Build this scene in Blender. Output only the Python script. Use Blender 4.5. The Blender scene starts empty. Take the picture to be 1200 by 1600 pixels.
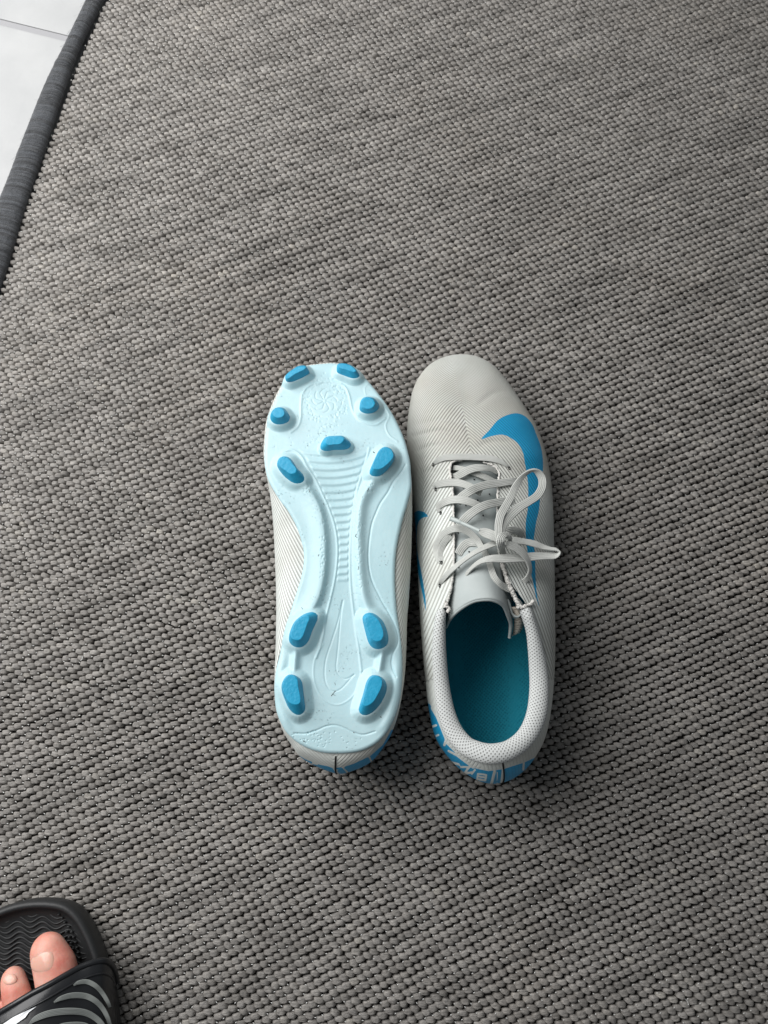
import bpy, math, random
import numpy as np
from mathutils import Vector
random.seed(4); RNG = np.random.default_rng(7)
SC = bpy.context.scene
COL = SC.collection
# ------------------------------------------------------------------ camera
H = 0.60; TILT = math.radians(16.0); F = 1200.0
cam = bpy.data.cameras.new('camera'); co = bpy.data.objects.new('camera', cam); COL.objects.link(co)
co.location = (0, 0, H); co.rotation_euler = (TILT, 0, 0)
cam.sensor_fit = 'VERTICAL'; cam.sensor_height = 24; cam.lens = 24*F/1600; cam.clip_start = .01; cam.clip_end = 50
SC.camera = co
SC.render.resolution_x = 768; SC.render.resolution_y = 1024
# ------------------------------------------------------------------ world and window light
w = bpy.data.worlds.new('World'); SC.world = w; w.use_nodes = True
w.node_tree.nodes['Background'].inputs[0].default_value = (.88, .94, 1.0, 1)
w.node_tree.nodes['Background'].inputs[1].default_value = .14
def area(name, loc, target, sx, sy, power, col):
    l = bpy.data.lights.new(name, 'AREA'); l.shape = 'RECTANGLE'; l.size = sx; l.size_y = sy; l.energy = power; l.color = col
    o = bpy.data.objects.new(name, l); COL.objects.link(o); o.location = loc
    o.rotation_euler = (Vector(target)-Vector(loc)).to_track_quat('-Z', 'Y').to_euler(); return o
area('window_light', (-.80, .62, .74), (-.50, .42, 0), 1.15, 1.25, 27, (1.0, .99, .98))
SC.view_settings.view_transform = 'Standard'; SC.view_settings.look = 'None'
SC.view_settings.exposure = 0.0; SC.view_settings.gamma = 1.0

# ------------------------------------------------------------------ geometry helpers
ct, st = math.cos(TILT), math.sin(TILT)
def U(p, z):
    """photo pixel(s) (n,2) seen at height(s) z -> world points"""
    p = np.atleast_2d(np.asarray(p, float)); z = np.broadcast_to(np.asarray(z, float), (len(p),))
    dx = (p[:, 0]-600)/F; dy = -(p[:, 1]-800)/F; dz = -np.ones(len(p))
    wy = dy*ct-dz*st; wz = dy*st+dz*ct
    k = (z-H)/wz
    return np.stack([dx*k, wy*k, z], 1)
def U1(x, y, z): return U([(x, y)], z)[0]
def PX(P):
    P = np.asarray(P, float); y = P[..., 1]; z = P[..., 2]-H
    cy = y*ct+z*st; cz = -y*st+z*ct
    return np.stack([600+F*P[..., 0]/-cz, 800-F*cy/-cz], -1)
def zo(pts, s, o):   # traced in an enlarged crop -> photo pixels
    return np.asarray(pts, float)/s+np.asarray(o, float)
def cr(P, n, closed=False):
    """Catmull-Rom through P, n samples, uniform in chord length of the first two channels"""
    P = np.asarray(P, float)
    if closed: Q = np.vstack([P[-1:], P, P[:2]])
    else: Q = np.vstack([2*P[0]-P[1], P, 2*P[-1]-P[-2]])
    m = len(Q)-3; out = []
    T = np.linspace(0, 1, 24, endpoint=False)[:, None]
    for i in range(m):
        a, b, c, d = Q[i:i+4]
        out.append(.5*((2*b)+(-a+c)*T+(2*a-5*b+4*c-d)*T**2+(-a+3*b-3*c+d)*T**3))
    out = np.vstack(out+[Q[m+1][None]])
    L = np.r_[0, np.cumsum(np.linalg.norm(np.diff(out[:, :2], axis=0), axis=1)+1e-9)]
    t = np.linspace(0, L[-1], n+1 if closed else n)
    if closed: t = t[:-1]
    return np.stack([np.interp(t, L, out[:, k]) for k in range(P.shape[1])], 1)
def dline(P, L):
    """distance of points P (n,2) to polyline L, and position along it"""
    best = np.full(len(P), 1e9); along = np.zeros(len(P)); side = np.zeros(len(P)); acc = 0
    for a, b in zip(L[:-1], L[1:]):
        d = b-a; l2 = (d**2).sum()+1e-18
        t = np.clip(((P-a)@d)/l2, 0, 1); q = a+t[:, None]*d; e = np.hypot(*(P-q).T)
        m = e < best; best = np.where(m, e, best); along = np.where(m, acc+t*math.sqrt(l2), along)
        cx = d[0]*(P[:, 1]-a[1])-d[1]*(P[:, 0]-a[0]); side = np.where(m, np.sign(cx), side)
        acc += math.sqrt(l2)
    return best, along/acc, side
def sdf(P, poly):
    """signed distance, negative inside"""
    poly = np.asarray(poly, float); c = np.vstack([poly, poly[:1]])
    d, _, _ = dline(P, c); ins = np.zeros(len(P), bool)
    for a, b in zip(c[:-1], c[1:]):
        if a[1] == b[1]: continue
        k = ((a[1] > P[:, 1]) != (b[1] > P[:, 1])) & (P[:, 0] < (b[0]-a[0])*(P[:, 1]-a[1])/(b[1]-a[1])+a[0])
        ins ^= k
    return np.where(ins, -d, d)
def sm(x): x = np.clip(x, 0, 1); return x*x*(3-2*x)
def empty(name, loc, label, cat, group=None):
    o = bpy.data.objects.new(name, None); COL.objects.link(o); o.location = loc; o.empty_display_size = .02
    o['label'] = label; o['category'] = cat
    if group: o['group'] = group
    return o
def mk(name, V, Fc, mat, parent=None, smooth=True, kind=None, label=None):
    V = np.asarray(V, float).reshape(-1, 3)
    if parent is not None:
        base = np.array(parent.location); q = parent.parent
        while q is not None: base = base+np.array(q.location); q = q.parent
        V = V-base
    me = bpy.data.meshes.new(name)
    if isinstance(Fc, np.ndarray):
        n, k = Fc.shape
        me.vertices.add(len(V)); me.vertices.foreach_set('co', V.ravel())
        me.loops.add(n*k); me.loops.foreach_set('vertex_index', Fc.astype(np.int32).ravel())
        me.polygons.add(n); me.polygons.foreach_set('loop_start', np.arange(0, n*k, k, dtype=np.int32))
        me.update(calc_edges=True)
    else:
        me.from_pydata(V.tolist(), [], Fc); me.update()
    me.polygons.foreach_set('use_smooth', np.full(len(me.polygons), smooth))
    o = bpy.data.objects.new(name, me); COL.objects.link(o); me.materials.append(mat)
    if parent is not None: o.parent = parent
    if kind: o['kind'] = kind
    if label: o['label'] = label
    return o
def attr(o, name, vals):
    a = o.data.attributes.new(name, 'FLOAT', 'POINT'); a.data.foreach_set('value', np.asarray(vals, np.float32).ravel())
def grid_faces(n, m, cn=False, cm=False, off=0):
    """faces of an n x m grid of points (row major)"""
    i = np.arange(n if cn else n-1); j = np.arange(m if cm else m-1)
    I, J = np.meshgrid(i, j, indexing='ij'); I2 = (I+1) % n; J2 = (J+1) % m
    return np.stack([I*m+J, I2*m+J, I2*m+J2, I*m+J2], -1).reshape(-1, 4)+off
def flip(Fc): return Fc[:, ::-1]

# ------------------------------------------------------------------ materials
def M(name, col, rough=.6, spec=.5, metal=0):
    m = bpy.data.materials.new(name); m.use_nodes = True; b = m.node_tree.nodes['Principled BSDF']
    b.inputs['Base Color'].default_value = (*col, 1); b.inputs['Roughness'].default_value = rough
    b.inputs['Specular IOR Level'].default_value = spec; b.inputs['Metallic'].default_value = metal
    return m, m.node_tree, b
def N(nt, t, **kw):
    n = nt.nodes.new(t)
    for k, v in kw.items():
        if k in n.inputs.keys(): n.inputs[k].default_value = v
        else: setattr(n, k, v)
    return n
def L(nt, a, b): nt.links.new(a, b)
def noise(nt, scale, detail=3, stretch=None, rotz=0, rough=.55):
    tc = N(nt, 'ShaderNodeTexCoord'); mp = N(nt, 'ShaderNodeMapping'); L(nt, tc.outputs['Object'], mp.inputs[0])
    if stretch: mp.inputs['Scale'].default_value = stretch
    mp.inputs['Rotation'].default_value = (0, 0, rotz)
    n = N(nt, 'ShaderNodeTexNoise', Scale=scale, Detail=detail, Roughness=rough); L(nt, mp.outputs[0], n.inputs['Vector']); return n.outputs[0]
def ramp(nt, fac, stops):
    r = N(nt, 'ShaderNodeValToRGB'); L(nt, fac, r.inputs[0])
    while len(r.color_ramp.elements) < len(stops): r.color_ramp.elements.new(.5)
    for e, (p, c) in zip(r.color_ramp.elements, stops): e.position = p; e.color = (*c, 1) if len(c) == 3 else c
    return r.outputs[0]
def mixc(nt, fac, a, b, mode='MIX'):
    m = N(nt, 'ShaderNodeMix', data_type='RGBA', blend_type=mode)
    for i, v in ((0, fac), (6, a), (7, b)):
        if isinstance(v, (int, float)): m.inputs[i].default_value = v
        elif isinstance(v, tuple): m.inputs[i].default_value = (*v, 1)
        else: L(nt, v, m.inputs[i])
    return m.outputs[2]
def math_(nt, op, a, b=None, clamp=False):
    m = N(nt, 'ShaderNodeMath', operation=op, use_clamp=clamp)
    for i, v in ((0, a), (1, b)):
        if v is None: continue
        if isinstance(v, (int, float)): m.inputs[i].default_value = v
        else: L(nt, v, m.inputs[i])
    return m.outputs[0]
def bump(nt, b, h, dist, strength=1, prev=None):
    n = N(nt, 'ShaderNodeBump', Strength=strength, Distance=dist); L(nt, h, n.inputs['Height'])
    if prev is not None: L(nt, prev, n.inputs['Normal'])
    L(nt, n.outputs[0], b.inputs['Normal']); return n.outputs[0]
def getattr_(nt, name): n = N(nt, 'ShaderNodeAttribute', attribute_name=name); return n.outputs['Fac']

RUGROT = math.radians(17.5)
mR, t, b = M('rug_yarn', (.3, .3, .29), .48, .42)
n1 = noise(t, 60, 3, (1, 6, 1), RUGROT); n2 = noise(t, 5, 3); n3 = noise(t, 900, 3, (.30, 2.6, 1), math.radians(6))
c = ramp(t, n1, [(.25, (.25, .236, .221)), (.5, (.352, .335, .315)), (.75, (.445, .426, .400))])
c = mixc(t, math_(t, 'MULTIPLY', ramp(t, n2, [(.5, (0, 0, 0)), (.75, (1, 1, 1))]), .35), c, (.36, .32, .27))
c = mixc(t, math_(t, 'MULTIPLY', ramp(t, noise(t, 230, 1), [(.55, (0, 0, 0)), (.75, (1, 1, 1))]), .3), c, (.19, .195, .20))
c = mixc(t, ramp(t, noise(t, 800, 2, (.4, 2.0, 1), math.radians(6)), [(.35, (.35, .35, .35)), (.6, (0, 0, 0))]), c, (.12, .115, .108)); 
tc_ = N(t, 'ShaderNodeTexCoord'); mp_ = N(t, 'ShaderNodeMapping', vector_type='TEXTURE'); L(t, tc_.outputs['Object'], mp_.inputs[0])
mp_.inputs['Rotation'].default_value = (0, 0, math.radians(23)); mp_.inputs['Scale'].default_value = (1, .11, 1)
ns_ = N(t, 'ShaderNodeTexNoise', Scale=9, Detail=3); L(t, mp_.outputs[0], ns_.inputs['Vector'])
c = mixc(t, ramp(t, ns_.outputs[0], [(.36, (.55, .55, .55)), (.55, (0, 0, 0))]), c, (.17, .162, .152))
rv = getattr_(t, 'rnd'); c = mixc(t, .75, c, ramp(t, rv, [(0, (.68, .665, .645)), (.85, (1.02, 1.01, 1)), (1, (1.22, 1.2, 1.14))]), 'MULTIPLY')
L(t, c, b.inputs['Base Color']); bump(t, b, n3, .0008, 1.0)
mRB, t, b = M('rug_hole_shade', (.026, .024, .022), .95, .1)  # near-black, shade of the weave holes put into the colour
mRG, t, b = M('rug_glint_and_lint', (.62, .62, .60), .2, .8)  # pale colour stands in for glints; the lint shares it
mRE, t, b = M('rug_binding', (.06, .07, .085), .75, .3)
n1 = noise(t, 260, 4, (1, 1, 1)); n2 = noise(t, 1100, 4, (1, 1, 1))
L(t, mixc(t, .85, ramp(t, n1, [(.3, (.022, .025, .029)), (.7, (.050, .054, .061))]), ramp(t, getattr_(t, 'thread'), [(.25, (.45, .45, .45)), (.75, (1.5, 1.5, 1.5))]), 'MULTIPLY'), b.inputs['Base Color']); bump(t, b, n2, .0012, 1.0)
b.inputs['Sheen Weight'].default_value = .25
mTile, t, b = M('glazed_tile', (.72, .74, .74), .62, .25)
L(t, ramp(t, noise(t, 14, 6), [(.3, (.34, .347, .35)), (.7, (.405, .41, .41))]), b.inputs['Base Color']); bump(t, b, noise(t, 300, 3), .0003, .4)
mGrout, t, b = M('grout', (.30, .30, .31), .9, .2); bump(t, b, noise(t, 800, 3), .0006, .6)

BLUE = (.012, .325, .60)
def upper_mat(name, dirt=1.0):
    m, t, b = M(name, (.7, .7, .68), .62, .3)
    n1 = noise(t, 26, 5); n2 = noise(t, 9, 3)
    c = ramp(t, n1, [(.3, (.66, .70, .665)), (.62, (.76, .80, .77)), (.8, (.79, .82, .80))])
    dm = math_(t, 'MULTIPLY', ramp(t, n2, [(.42, (0, 0, 0)), (.68, (1, 1, 1))]), .55*dirt)
    c = mixc(t, dm, c, (.45, .41, .345))
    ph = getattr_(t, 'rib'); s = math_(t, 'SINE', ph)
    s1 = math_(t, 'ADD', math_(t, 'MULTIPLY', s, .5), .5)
    groove_shade = ramp(t, s1, [(0, (1, 1, 1)), (.5, (0, 0, 0))])  # rib recesses also darkened in the colour, as painted shade
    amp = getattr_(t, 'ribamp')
    c = mixc(t, math_(t, 'MULTIPLY', math_(t, 'MULTIPLY', groove_shade, amp), .58), c, (.27, .255, .22))
    p = getattr_(t, 'print'); k = math_(t, 'GREATER_THAN', p, 0.0)
    blue = mixc(t, math_(t, 'MULTIPLY', groove_shade, .25), BLUE, (.02, .16, .32))
    L(t, mixc(t, k, c, blue), b.inputs['Base Color'])
    L(t, math_(t, 'SUBTRACT', .66, math_(t, 'MULTIPLY', k, .22)), b.inputs['Roughness'])
    hh = math_(t, 'MULTIPLY', ramp(t, s1, [(0, (0, 0, 0)), (.5, (1, 1, 1))]), amp)
    nn = bump(t, b, hh, .0007, 1.0)
    nn = bump(t, b, noise(t, 2200, 2), .0002, .5, nn)
    bump(t, b, noise(t, 55, 3), .0016, .35, nn)
    return m
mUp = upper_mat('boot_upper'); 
mSole, t, b = M('moulded_plate', (.46, .65, .69), .42, .45)
n1 = noise(t, 700, 3); n2 = noise(t, 55, 3); n3 = noise(t, 18, 4)
pit = math_(t, 'MULTIPLY', ramp(t, n1, [(.62, (0, 0, 0)), (.70, (1, 1, 1))]), ramp(t, n2, [(.52, (0, 0, 0)), (.66, (1, 1, 1))]))
c = ramp(t, n3, [(.35, (.43, .625, .67)), (.65, (.49, .68, .72))])
L(t, mixc(t, math_(t, 'MULTIPLY', pit, .45), c, (.24, .32, .33)), b.inputs['Base Color'])
nn = bump(t, b, math_(t, 'SUBTRACT', 1, pit), .0006, .7); bump(t, b, noise(t, 260, 4), .00035, .45, nn)
b.inputs['Subsurface Weight'].default_value = .12; b.inputs['Subsurface Scale'].default_value = .004
b.inputs['Subsurface Radius'].default_value = (.6, .9, 1)
mStud, t, b = M('stud_plastic', BLUE, .45, .45)
L(t, ramp(t, noise(t, 450, 4), [(.35, (.012, .31, .52)), (.6, (.016, .345, .57)), (.8, (.03, .38, .61))]), b.inputs['Base Color'])
bump(t, b, noise(t, 500, 4), .0005, .6)
mLace, t, b = M('lace_fabric', (.6, .62, .59), .75, .25)
c = ramp(t, noise(t, 60, 3), [(.3, (.56, .57, .54)), (.7, (.67, .68, .65))])
g = getattr_(t, 'ridge'); L(t, mixc(t, math_(t, 'MULTIPLY', g, .42), c, (.30, .34, .31)), b.inputs['Base Color'])
wv = getattr_(t, 'weft'); nn = bump(t, b, math_(t, 'SINE', wv), .00022, .6); bump(t, b, noise(t, 2500, 2), .0002, .5, nn)
mAg, t, b = M('aglet_plastic', (.50, .55, .535), .28, .5)
mCol, t, b = M('collar_mesh', (.62, .62, .60), .8, .2)
h = getattr_(t, 'knit'); L(t, mixc(t, math_(t, 'MULTIPLY', h, .62), (.62, .64, .63), (.15, .145, .135)), b.inputs['Base Color'])
nn = bump(t, b, math_(t, 'SUBTRACT', 1, h), .0007, .8); bump(t, b, noise(t, 2500, 2), .0002, .4, nn)
mLin, t, b = M('teal_lining', (.005, .17, .23), .7, .25)
def dots(t, b, sc, base, dark):
    tc = N(t, 'ShaderNodeTexCoord'); v = N(t, 'ShaderNodeTexVoronoi', Scale=sc); v.inputs['Randomness'].default_value = .25
    mp = N(t, 'ShaderNodeMapping'); mp.inputs['Rotation'].default_value = (0, 0, .7); L(t, tc.outputs['Object'], mp.inputs[0]); L(t, mp.outputs[0], v.inputs['Vector'])
    r = ramp(t, v.outputs[0], [(.25, (1, 1, 1)), (.45, (0, 0, 0))])
    L(t, mixc(t, r, base, dark), b.inputs['Base Color']); bump(t, b, v.outputs[0], .0008, .7)
dots(t, b, 520, (.013, .275, .365), (.007, .19, .26))
mTng, t, b = M('tongue_synthetic', (.60, .655, .665), .5, .35); bump(t, b, noise(t, 600, 3), .0002, .4)
L(t, ramp(t, noise(t, 30, 4), [(.3, (.365, .405, .400)), (.7, (.445, .485, .478))]), b.inputs['Base Color'])
mTrim, t, b = M('raw_fabric_edge', (.68, .665, .63), .85, .15); bump(t, b, noise(t, 1200, 3), .0008, .9)
mDark, t, b = M('dark_gap', (.018, .018, .018), .9, .1)
mDark2, t, b = M('ground_in_dirt', (.10, .105, .10), .9, .1)
mCream, t, b = M('size_label', (.62, .56, .47), .7, .2)
L(t, ramp(t, noise(t, 420, 1, (1, 3, 1)), [(.45, (.64, .58, .50)), (.62, (.30, .27, .23))]), b.inputs['Base Color'])
mPrintW, t, b = M('white_print', (.72, .80, .84), .45, .4)
mBlk, t, b = M('black_foam', (.022, .023, .024), .5, .4); bump(t, b, noise(t, 500, 4), .0003, .5)
mStr, t, b = M('black_strap', (.014, .015, .017), .30, .5); bump(t, b, noise(t, 400, 3), .0002, .4)
mGry, t, b = M('grey_stripe_print', (.22, .235, .225), .5, .4)
mWht, t, b = M('white_strap_print', (.80, .82, .84), .4, .5)
mSkin, t, b = M('skin', (.72, .40, .31), .45, .4)
L(t, ramp(t, noise(t, 55, 4), [(.32, (.60, .20, .155)), (.5, (.72, .34, .265)), (.7, (.77, .46, .38))]), b.inputs['Base Color'])
b.inputs['Subsurface Weight'].default_value = .35; b.inputs['Subsurface Scale'].default_value = .008; b.inputs['Subsurface Radius'].default_value = (1, .35, .2)
nn = bump(t, b, noise(t, 700, 3), .00025, .6); bump(t, b, noise(t, 110, 3, (.5, 2.5, 1)), .0006, .35, nn)
mNail, t, b = M('toenail', (.76, .47, .40), .26, .5)
b.inputs['Subsurface Weight'].default_value = .3; b.inputs['Subsurface Scale'].default_value = .004
L(t, ramp(t, noise(t, 60, 3), [(.3, (.68, .37, .29)), (.7, (.76, .46, .37))]), b.inputs['Base Color'])
mFuzz, t, b = M('loose_fibre', (.22, .23, .25), .7, .3)

# ------------------------------------------------------------------ floor of tiles
GR = U([(0, 33.5), (111, 61)], 0.0)
ax = GR[1]-GR[0]; ax[2] = 0; ax /= np.linalg.norm(ax); ay = np.array([-ax[1], ax[0], 0])
floor_z = -.0015
fl = mk('floor', [(-3, -2.2, floor_z), (3, -2.2, floor_z), (3, 3.6, floor_z), (-3, 3.6, floor_z)], [(0, 1, 2, 3)], mGrout, smooth=False, kind='structure')
TS = .60; GW = .0075
org = GR[0]-ax*.22
tile_me = None
for i in range(-2, 3):
    for j in range(-3, 3):
        h = (TS-GW)/2; e = .0012
        V = []
        for z, ins in ((floor_z+.0002, 0), (-.0004, 0), (0, e)):
            V += [(-h+ins, -h+ins, z), (h-ins, -h+ins, z), (h-ins, h-ins, z), (-h+ins, h-ins, z)]
        Fc = [(8, 9, 10, 11)]+[(k+4*r, (k+1) % 4+4*r, (k+1) % 4+4*r+4, k+4*r+4) for r in range(2) for k in range(4)]
        if tile_me is None:
            o = mk('tile', V, Fc, mTile, None, smooth=False); tile_me = o.data
        else:
            o = bpy.data.objects.new('tile', tile_me); COL.objects.link(o)
        o.parent = fl; p = org+ax*(i+.5)*TS+ay*(j+.5)*TS
        o.location = (p[0], p[1], 0); o.rotation_euler = (0, 0, math.atan2(ax[1], ax[0]))

# ------------------------------------------------------------------ woven rug
RZ = .0045
UD = np.array([math.cos(-RUGROT), math.sin(-RUGROT)]); VD = np.array([-UD[1], UD[0]])
LU, LV = .01400*H, .01188*H
inner_px = [(-150, 790), (-100, 680), (-45, 560), (6, 435), (39, 327), (69, 240), (102, 141), (129, 69), (163, 0), (190, -60), (215, -120), (240, -180)]
outer_px = [(-190, 700), (-140, 600), (-70, 470), (-22, 365), (9, 294), (39, 216), (72, 135), (100, 80), (138, 0), (164, -60), (189, -120), (214, -180)]
inner = cr(U(inner_px, RZ+.001), 200); outer = cr(U(outer_px, 0.001), 200)
rug = empty('woven_rug', (float(U1(700, 700, 0)[0]), float(U1(700, 700, 0)[1]), 0), 'grey flat-woven rug with a dark slate fabric binding along its left edge', 'rug')
eu = inner[:, :2]@UD; ev = inner[:, :2]@VD
o_ = np.argsort(ev); eu, ev = eu[o_], ev[o_]
X0, X1, Y0, Y1 = -.62, .62, -.30, .88
vmin, vmax = -.60, 1.10
umean = np.interp(.5, ev, eu)
js = np.arange(int(vmin/(LV/2)), int(vmax/(LV/2)))
ii = np.arange(0, 160)
J, I = np.meshgrid(js, ii, indexing='ij'); J = J.ravel(); I = I.ravel()
vv = J*LV/2; uu = (I+.5*(J % 2))*LU+LU*.45
e = np.interp(vv, ev, eu)
slope = (eu[3]-eu[0])/(ev[3]-ev[0]); e = np.where(vv < ev[0], eu[0]+(vv-ev[0])*slope, e)
wgt = np.exp(-np.maximum(uu, 0)/.30)
u_ = uu+e*wgt+umean*(1-wgt)
C = u_[:, None]*UD+vv[:, None]*VD
P = PX(np.c_[C, np.full(len(C), RZ)])
C_keep = (P[:, 0] > -90) & (P[:, 0] < 1300) & (P[:, 1] > -90) & (P[:, 1] < 1700)
C = C[C_keep]; J = J[C_keep]; I = I[C_keep]; n = len(C)
# slow sideways drift of the weave, as in a hand-laid cloth
C = C+np.c_[.0016*np.sin(C[:, 1]*17+C[:, 0]*9), .0016*np.sin(C[:, 0]*14-C[:, 1]*5)]
na, nb = 7, 7
ta = np.linspace(-1, 1, na); tb = np.linspace(-1, 1, nb)
A, B = np.meshgrid(ta, tb, indexing='ij'); A = A.ravel(); B = B.ravel()
hl = LU*.455*(1+.06*RNG.normal(size=n)); hw = LV*.298*(1+.07*RNG.normal(size=n)); hh = .0022*(1+.14*RNG.normal(size=n))
ang = -RUGROT+math.radians(11)+RNG.normal(size=n)*.10; jit = RNG.normal(size=(n, 2))*.00024
asym = .16+.06*RNG.normal(size=n)
wprof = (1-np.abs(A-.05)**2.6*.52)
lx = A[None]*hl[:, None]; ly = np.sin(B*math.pi/2)[None]*hw[:, None]*wprof[None]+.00012*np.sin(A*3.0)[None]*RNG.normal(size=n)[:, None]
prof = np.clip(1-np.abs(A[None]+asym[:, None]*(1-A[None]**2))**3.2, 0, 1)
ply = np.exp(-((B-.45*A)/.22)**2)[None]*(.00062+.00012*RNG.normal(size=n))[:, None]
lz = -ply*prof+hh[:, None]*(-.12+1.12*prof**.7)*(np.clip(np.cos(B*math.pi/2), 0, 1)**.50)[None]-.0009*np.abs(A)[None]**4-.0019*(np.abs(B) > .9)[None]-.0008*(np.abs(A) > .95)[None]
lz = lz*(1+.10*RNG.normal(size=lz.shape))-.0002; lx = lx*(1+.03*RNG.normal(size=lz.shape)); ly = ly*(1+.10*RNG.normal(size=lz.shape))
ca, sa = np.cos(ang)[:, None], np.sin(ang)[:, None]
WX = C[:, 0:1]+jit[:, 0:1]+lx*ca-ly*sa; WY = C[:, 1:2]+jit[:, 1:2]+lx*sa+ly*ca
V = np.stack([WX, WY, RZ-.0014+lz], -1).reshape(-1, 3)
g = grid_faces(na, nb); Fc = (g[None]+(np.arange(n)*na*nb)[:, None, None]).reshape(-1, 4)
o = mk('woven_yarn', V, Fc, mR, rug, kind='stuff')
rowtone = RNG.random(4000); r = .42*RNG.random(n)+.52*rowtone[(J-J.min()) % 4000]
# long streaks: yarn tone changes slowly along each row
r = np.clip(r+.22*np.sin(I*.35+rowtone[(J*7) % 4000]*40), 0, 1)
chain = rowtone[((2*I+(J % 2)-J)*3) % 4000]; r = np.clip(r*.80+.22*chain+.12*np.sin(C[:, 0]*31+C[:, 1]*67)*np.sin(C[:, 1]*43-C[:, 0]*23)-.02, 0, 1.1)
attr(o, 'rnd', np.repeat(r, na*nb))
# warp filaments at the yarn ends, pale colour painting in their glints
m2 = RNG.random(n) < .45
Cw = C[m2]-UD*LU*.43+VD*LV*.02+RNG.normal(size=(m2.sum(), 2))*.00035; k = len(Cw)
hx = np.array([-1, 0, 1, 0, -.0, 0]); 
ox = np.array([(1, 0, 0), (0, 1, 0), (-1, 0, 0), (0, -1, 0), (0, 0, 1)], float)*np.array([.00085, .00036, .00045])
rot = RNG.uniform(-.9, .9, k)
R = np.stack([np.cos(rot), -np.sin(rot), np.sin(rot), np.cos(rot)], 1).reshape(-1, 2, 2)
xy = np.einsum('kij,pj->kpi', R, ox[:, :2])+Cw[:, None]
zz = RZ-.0001+.0007*RNG.random(k)[:, None]+ox[None, :, 2]
V = np.concatenate([xy, np.broadcast_to(zz, (k, 5))[..., None]], -1).reshape(-1, 3)
Fc = (np.array([(0, 1, 4), (1, 2, 4), (2, 3, 4), (3, 0, 4)])[None]+(np.arange(k)*5)[:, None, None]).reshape(-1, 3)
mk('warp_glints', V, Fc, mRG, rug, kind='stuff')
# dark sheet below the weave; its colour stands in for shade in the holes
bk = [tuple(inner[i, :2]) for i in range(0, 200, 8)]+[tuple(inner[-1, :2]), (.95, 1.05), (.95, -.55), (-.62, -.55)]
ztop = RZ-.0041
bkV = [(x, y, ztop) for x, y in bk]+[(x, y, .0006) for x, y in bk]; nb_ = len(bk)
mk('hole_shade_sheet', bkV, [tuple(range(nb_))]+[(i, i+nb_, (i+1) % nb_+nb_, (i+1) % nb_) for i in range(nb_)], mRB, rug, smooth=False)
# binding
S = 14; rows = []
nbind = 1400
pi_ = cr(inner, nbind); po_ = cr(outer, nbind*2)
ni_ = np.array([np.argmin(((po_[:, :2]-p[:2])**2).sum(1)) for p in pi_], float)
ni_ = np.maximum.accumulate(np.convolve(np.pad(ni_, 40, 'reflect', reflect_type='odd'), np.ones(81)/81, 'valid'))
po_ = np.stack([np.interp(ni_, np.arange(len(po_)), po_[:, k]) for k in range(3)], 1)
for s in range(S):
    f = s/(S-1); a = f*math.pi
    k = .5-.5*math.cos(a)
    p = po_*(1-k)+pi_*k; z = .0008+(RZ-.0006)*k+.0088*math.sin(a)**.8
    wob = 1+.012*np.sin(np.arange(nbind)*.35)+.02*RNG.normal(size=nbind)
    wob *= 1+.10*np.exp(-((np.arange(nbind) % 211-60)/7.)**2)
    q = p.copy(); q[:, 2] = z*wob if 0 < s < S-1 else z
    q[:, :2] += (RNG.normal(size=(nbind, 2))*.00005); rows.append(q)
V = np.stack(rows, 1)
bo = mk('binding', V, flip(grid_faces(nbind, S)), mRE, rug); attr(bo, 'thread', np.repeat(np.convolve(RNG.random(nbind), [.25, .5, .25], 'same'), S))
# stitch line along the binding's inner border and loose fibres
def tube(path, rad, seg=6, caps=True):
    path = np.asarray(path, float); n = len(path); rad = np.broadcast_to(np.asarray(rad, float), (n,))
    T = np.gradient(path, axis=0); T /= np.linalg.norm(T, axis=1)[:, None]+1e-12
    up = np.array([0, 0, 1.]); S_ = np.cross(T, up); l = np.linalg.norm(S_, axis=1); S_[l < 1e-4] = (1, 0, 0); S_ /= np.linalg.norm(S_, axis=1)[:, None]
    Nn = np.cross(S_, T); a = np.arange(seg)*2*math.pi/seg
    V = path[:, None]+rad[:, None, None]*(np.cos(a)[None, :, None]*S_[:, None]+np.sin(a)[None, :, None]*Nn[:, None])
    Fc = grid_faces(n, seg, cm=True).tolist()
    if caps: Fc += [tuple(range(seg))[::-1], tuple((n-1)*seg+k for k in range(seg))]
    return V.reshape(-1, 3), Fc
st_p = pi_[::3]*.86+po_[::3]*.14; st_p[:, 2] = RZ+.0042
V, Fc = tube(st_p, .00035, 5); mk('stitching', V, Fc, mGry, rug)
Vs, Fs = [], []
for k in range(420):
    i = int(RNG.integers(230, 1180)); base = po_[i]*.8+pi_[i]*.2; d = (po_[i]-pi_[i]); d /= np.linalg.norm(d[:2])
    tt = np.linspace(0, 1, 6)[:, None]; ln = .003+.006*RNG.random(); tw = RNG.normal()*.9
    dd = np.array([d[0]*math.cos(tw)-d[1]*math.sin(tw), d[0]*math.sin(tw)+d[1]*math.cos(tw), 0])
    bend = np.array([-dd[1], dd[0], 0])*RNG.normal()*.003
    pth = base+dd*tt*ln+bend*tt**2; pth[:, 2] = .006*(1-tt[:, 0])+.0014
    v, f = tube(pth, .00007, 3, False); Fs += [tuple(x+sum(len(a) for a in Vs) for x in q) for q in f]; Vs.append(v)
mk('loose_fibres', np.vstack(Vs), Fs, mFuzz, rug, kind='stuff')

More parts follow.
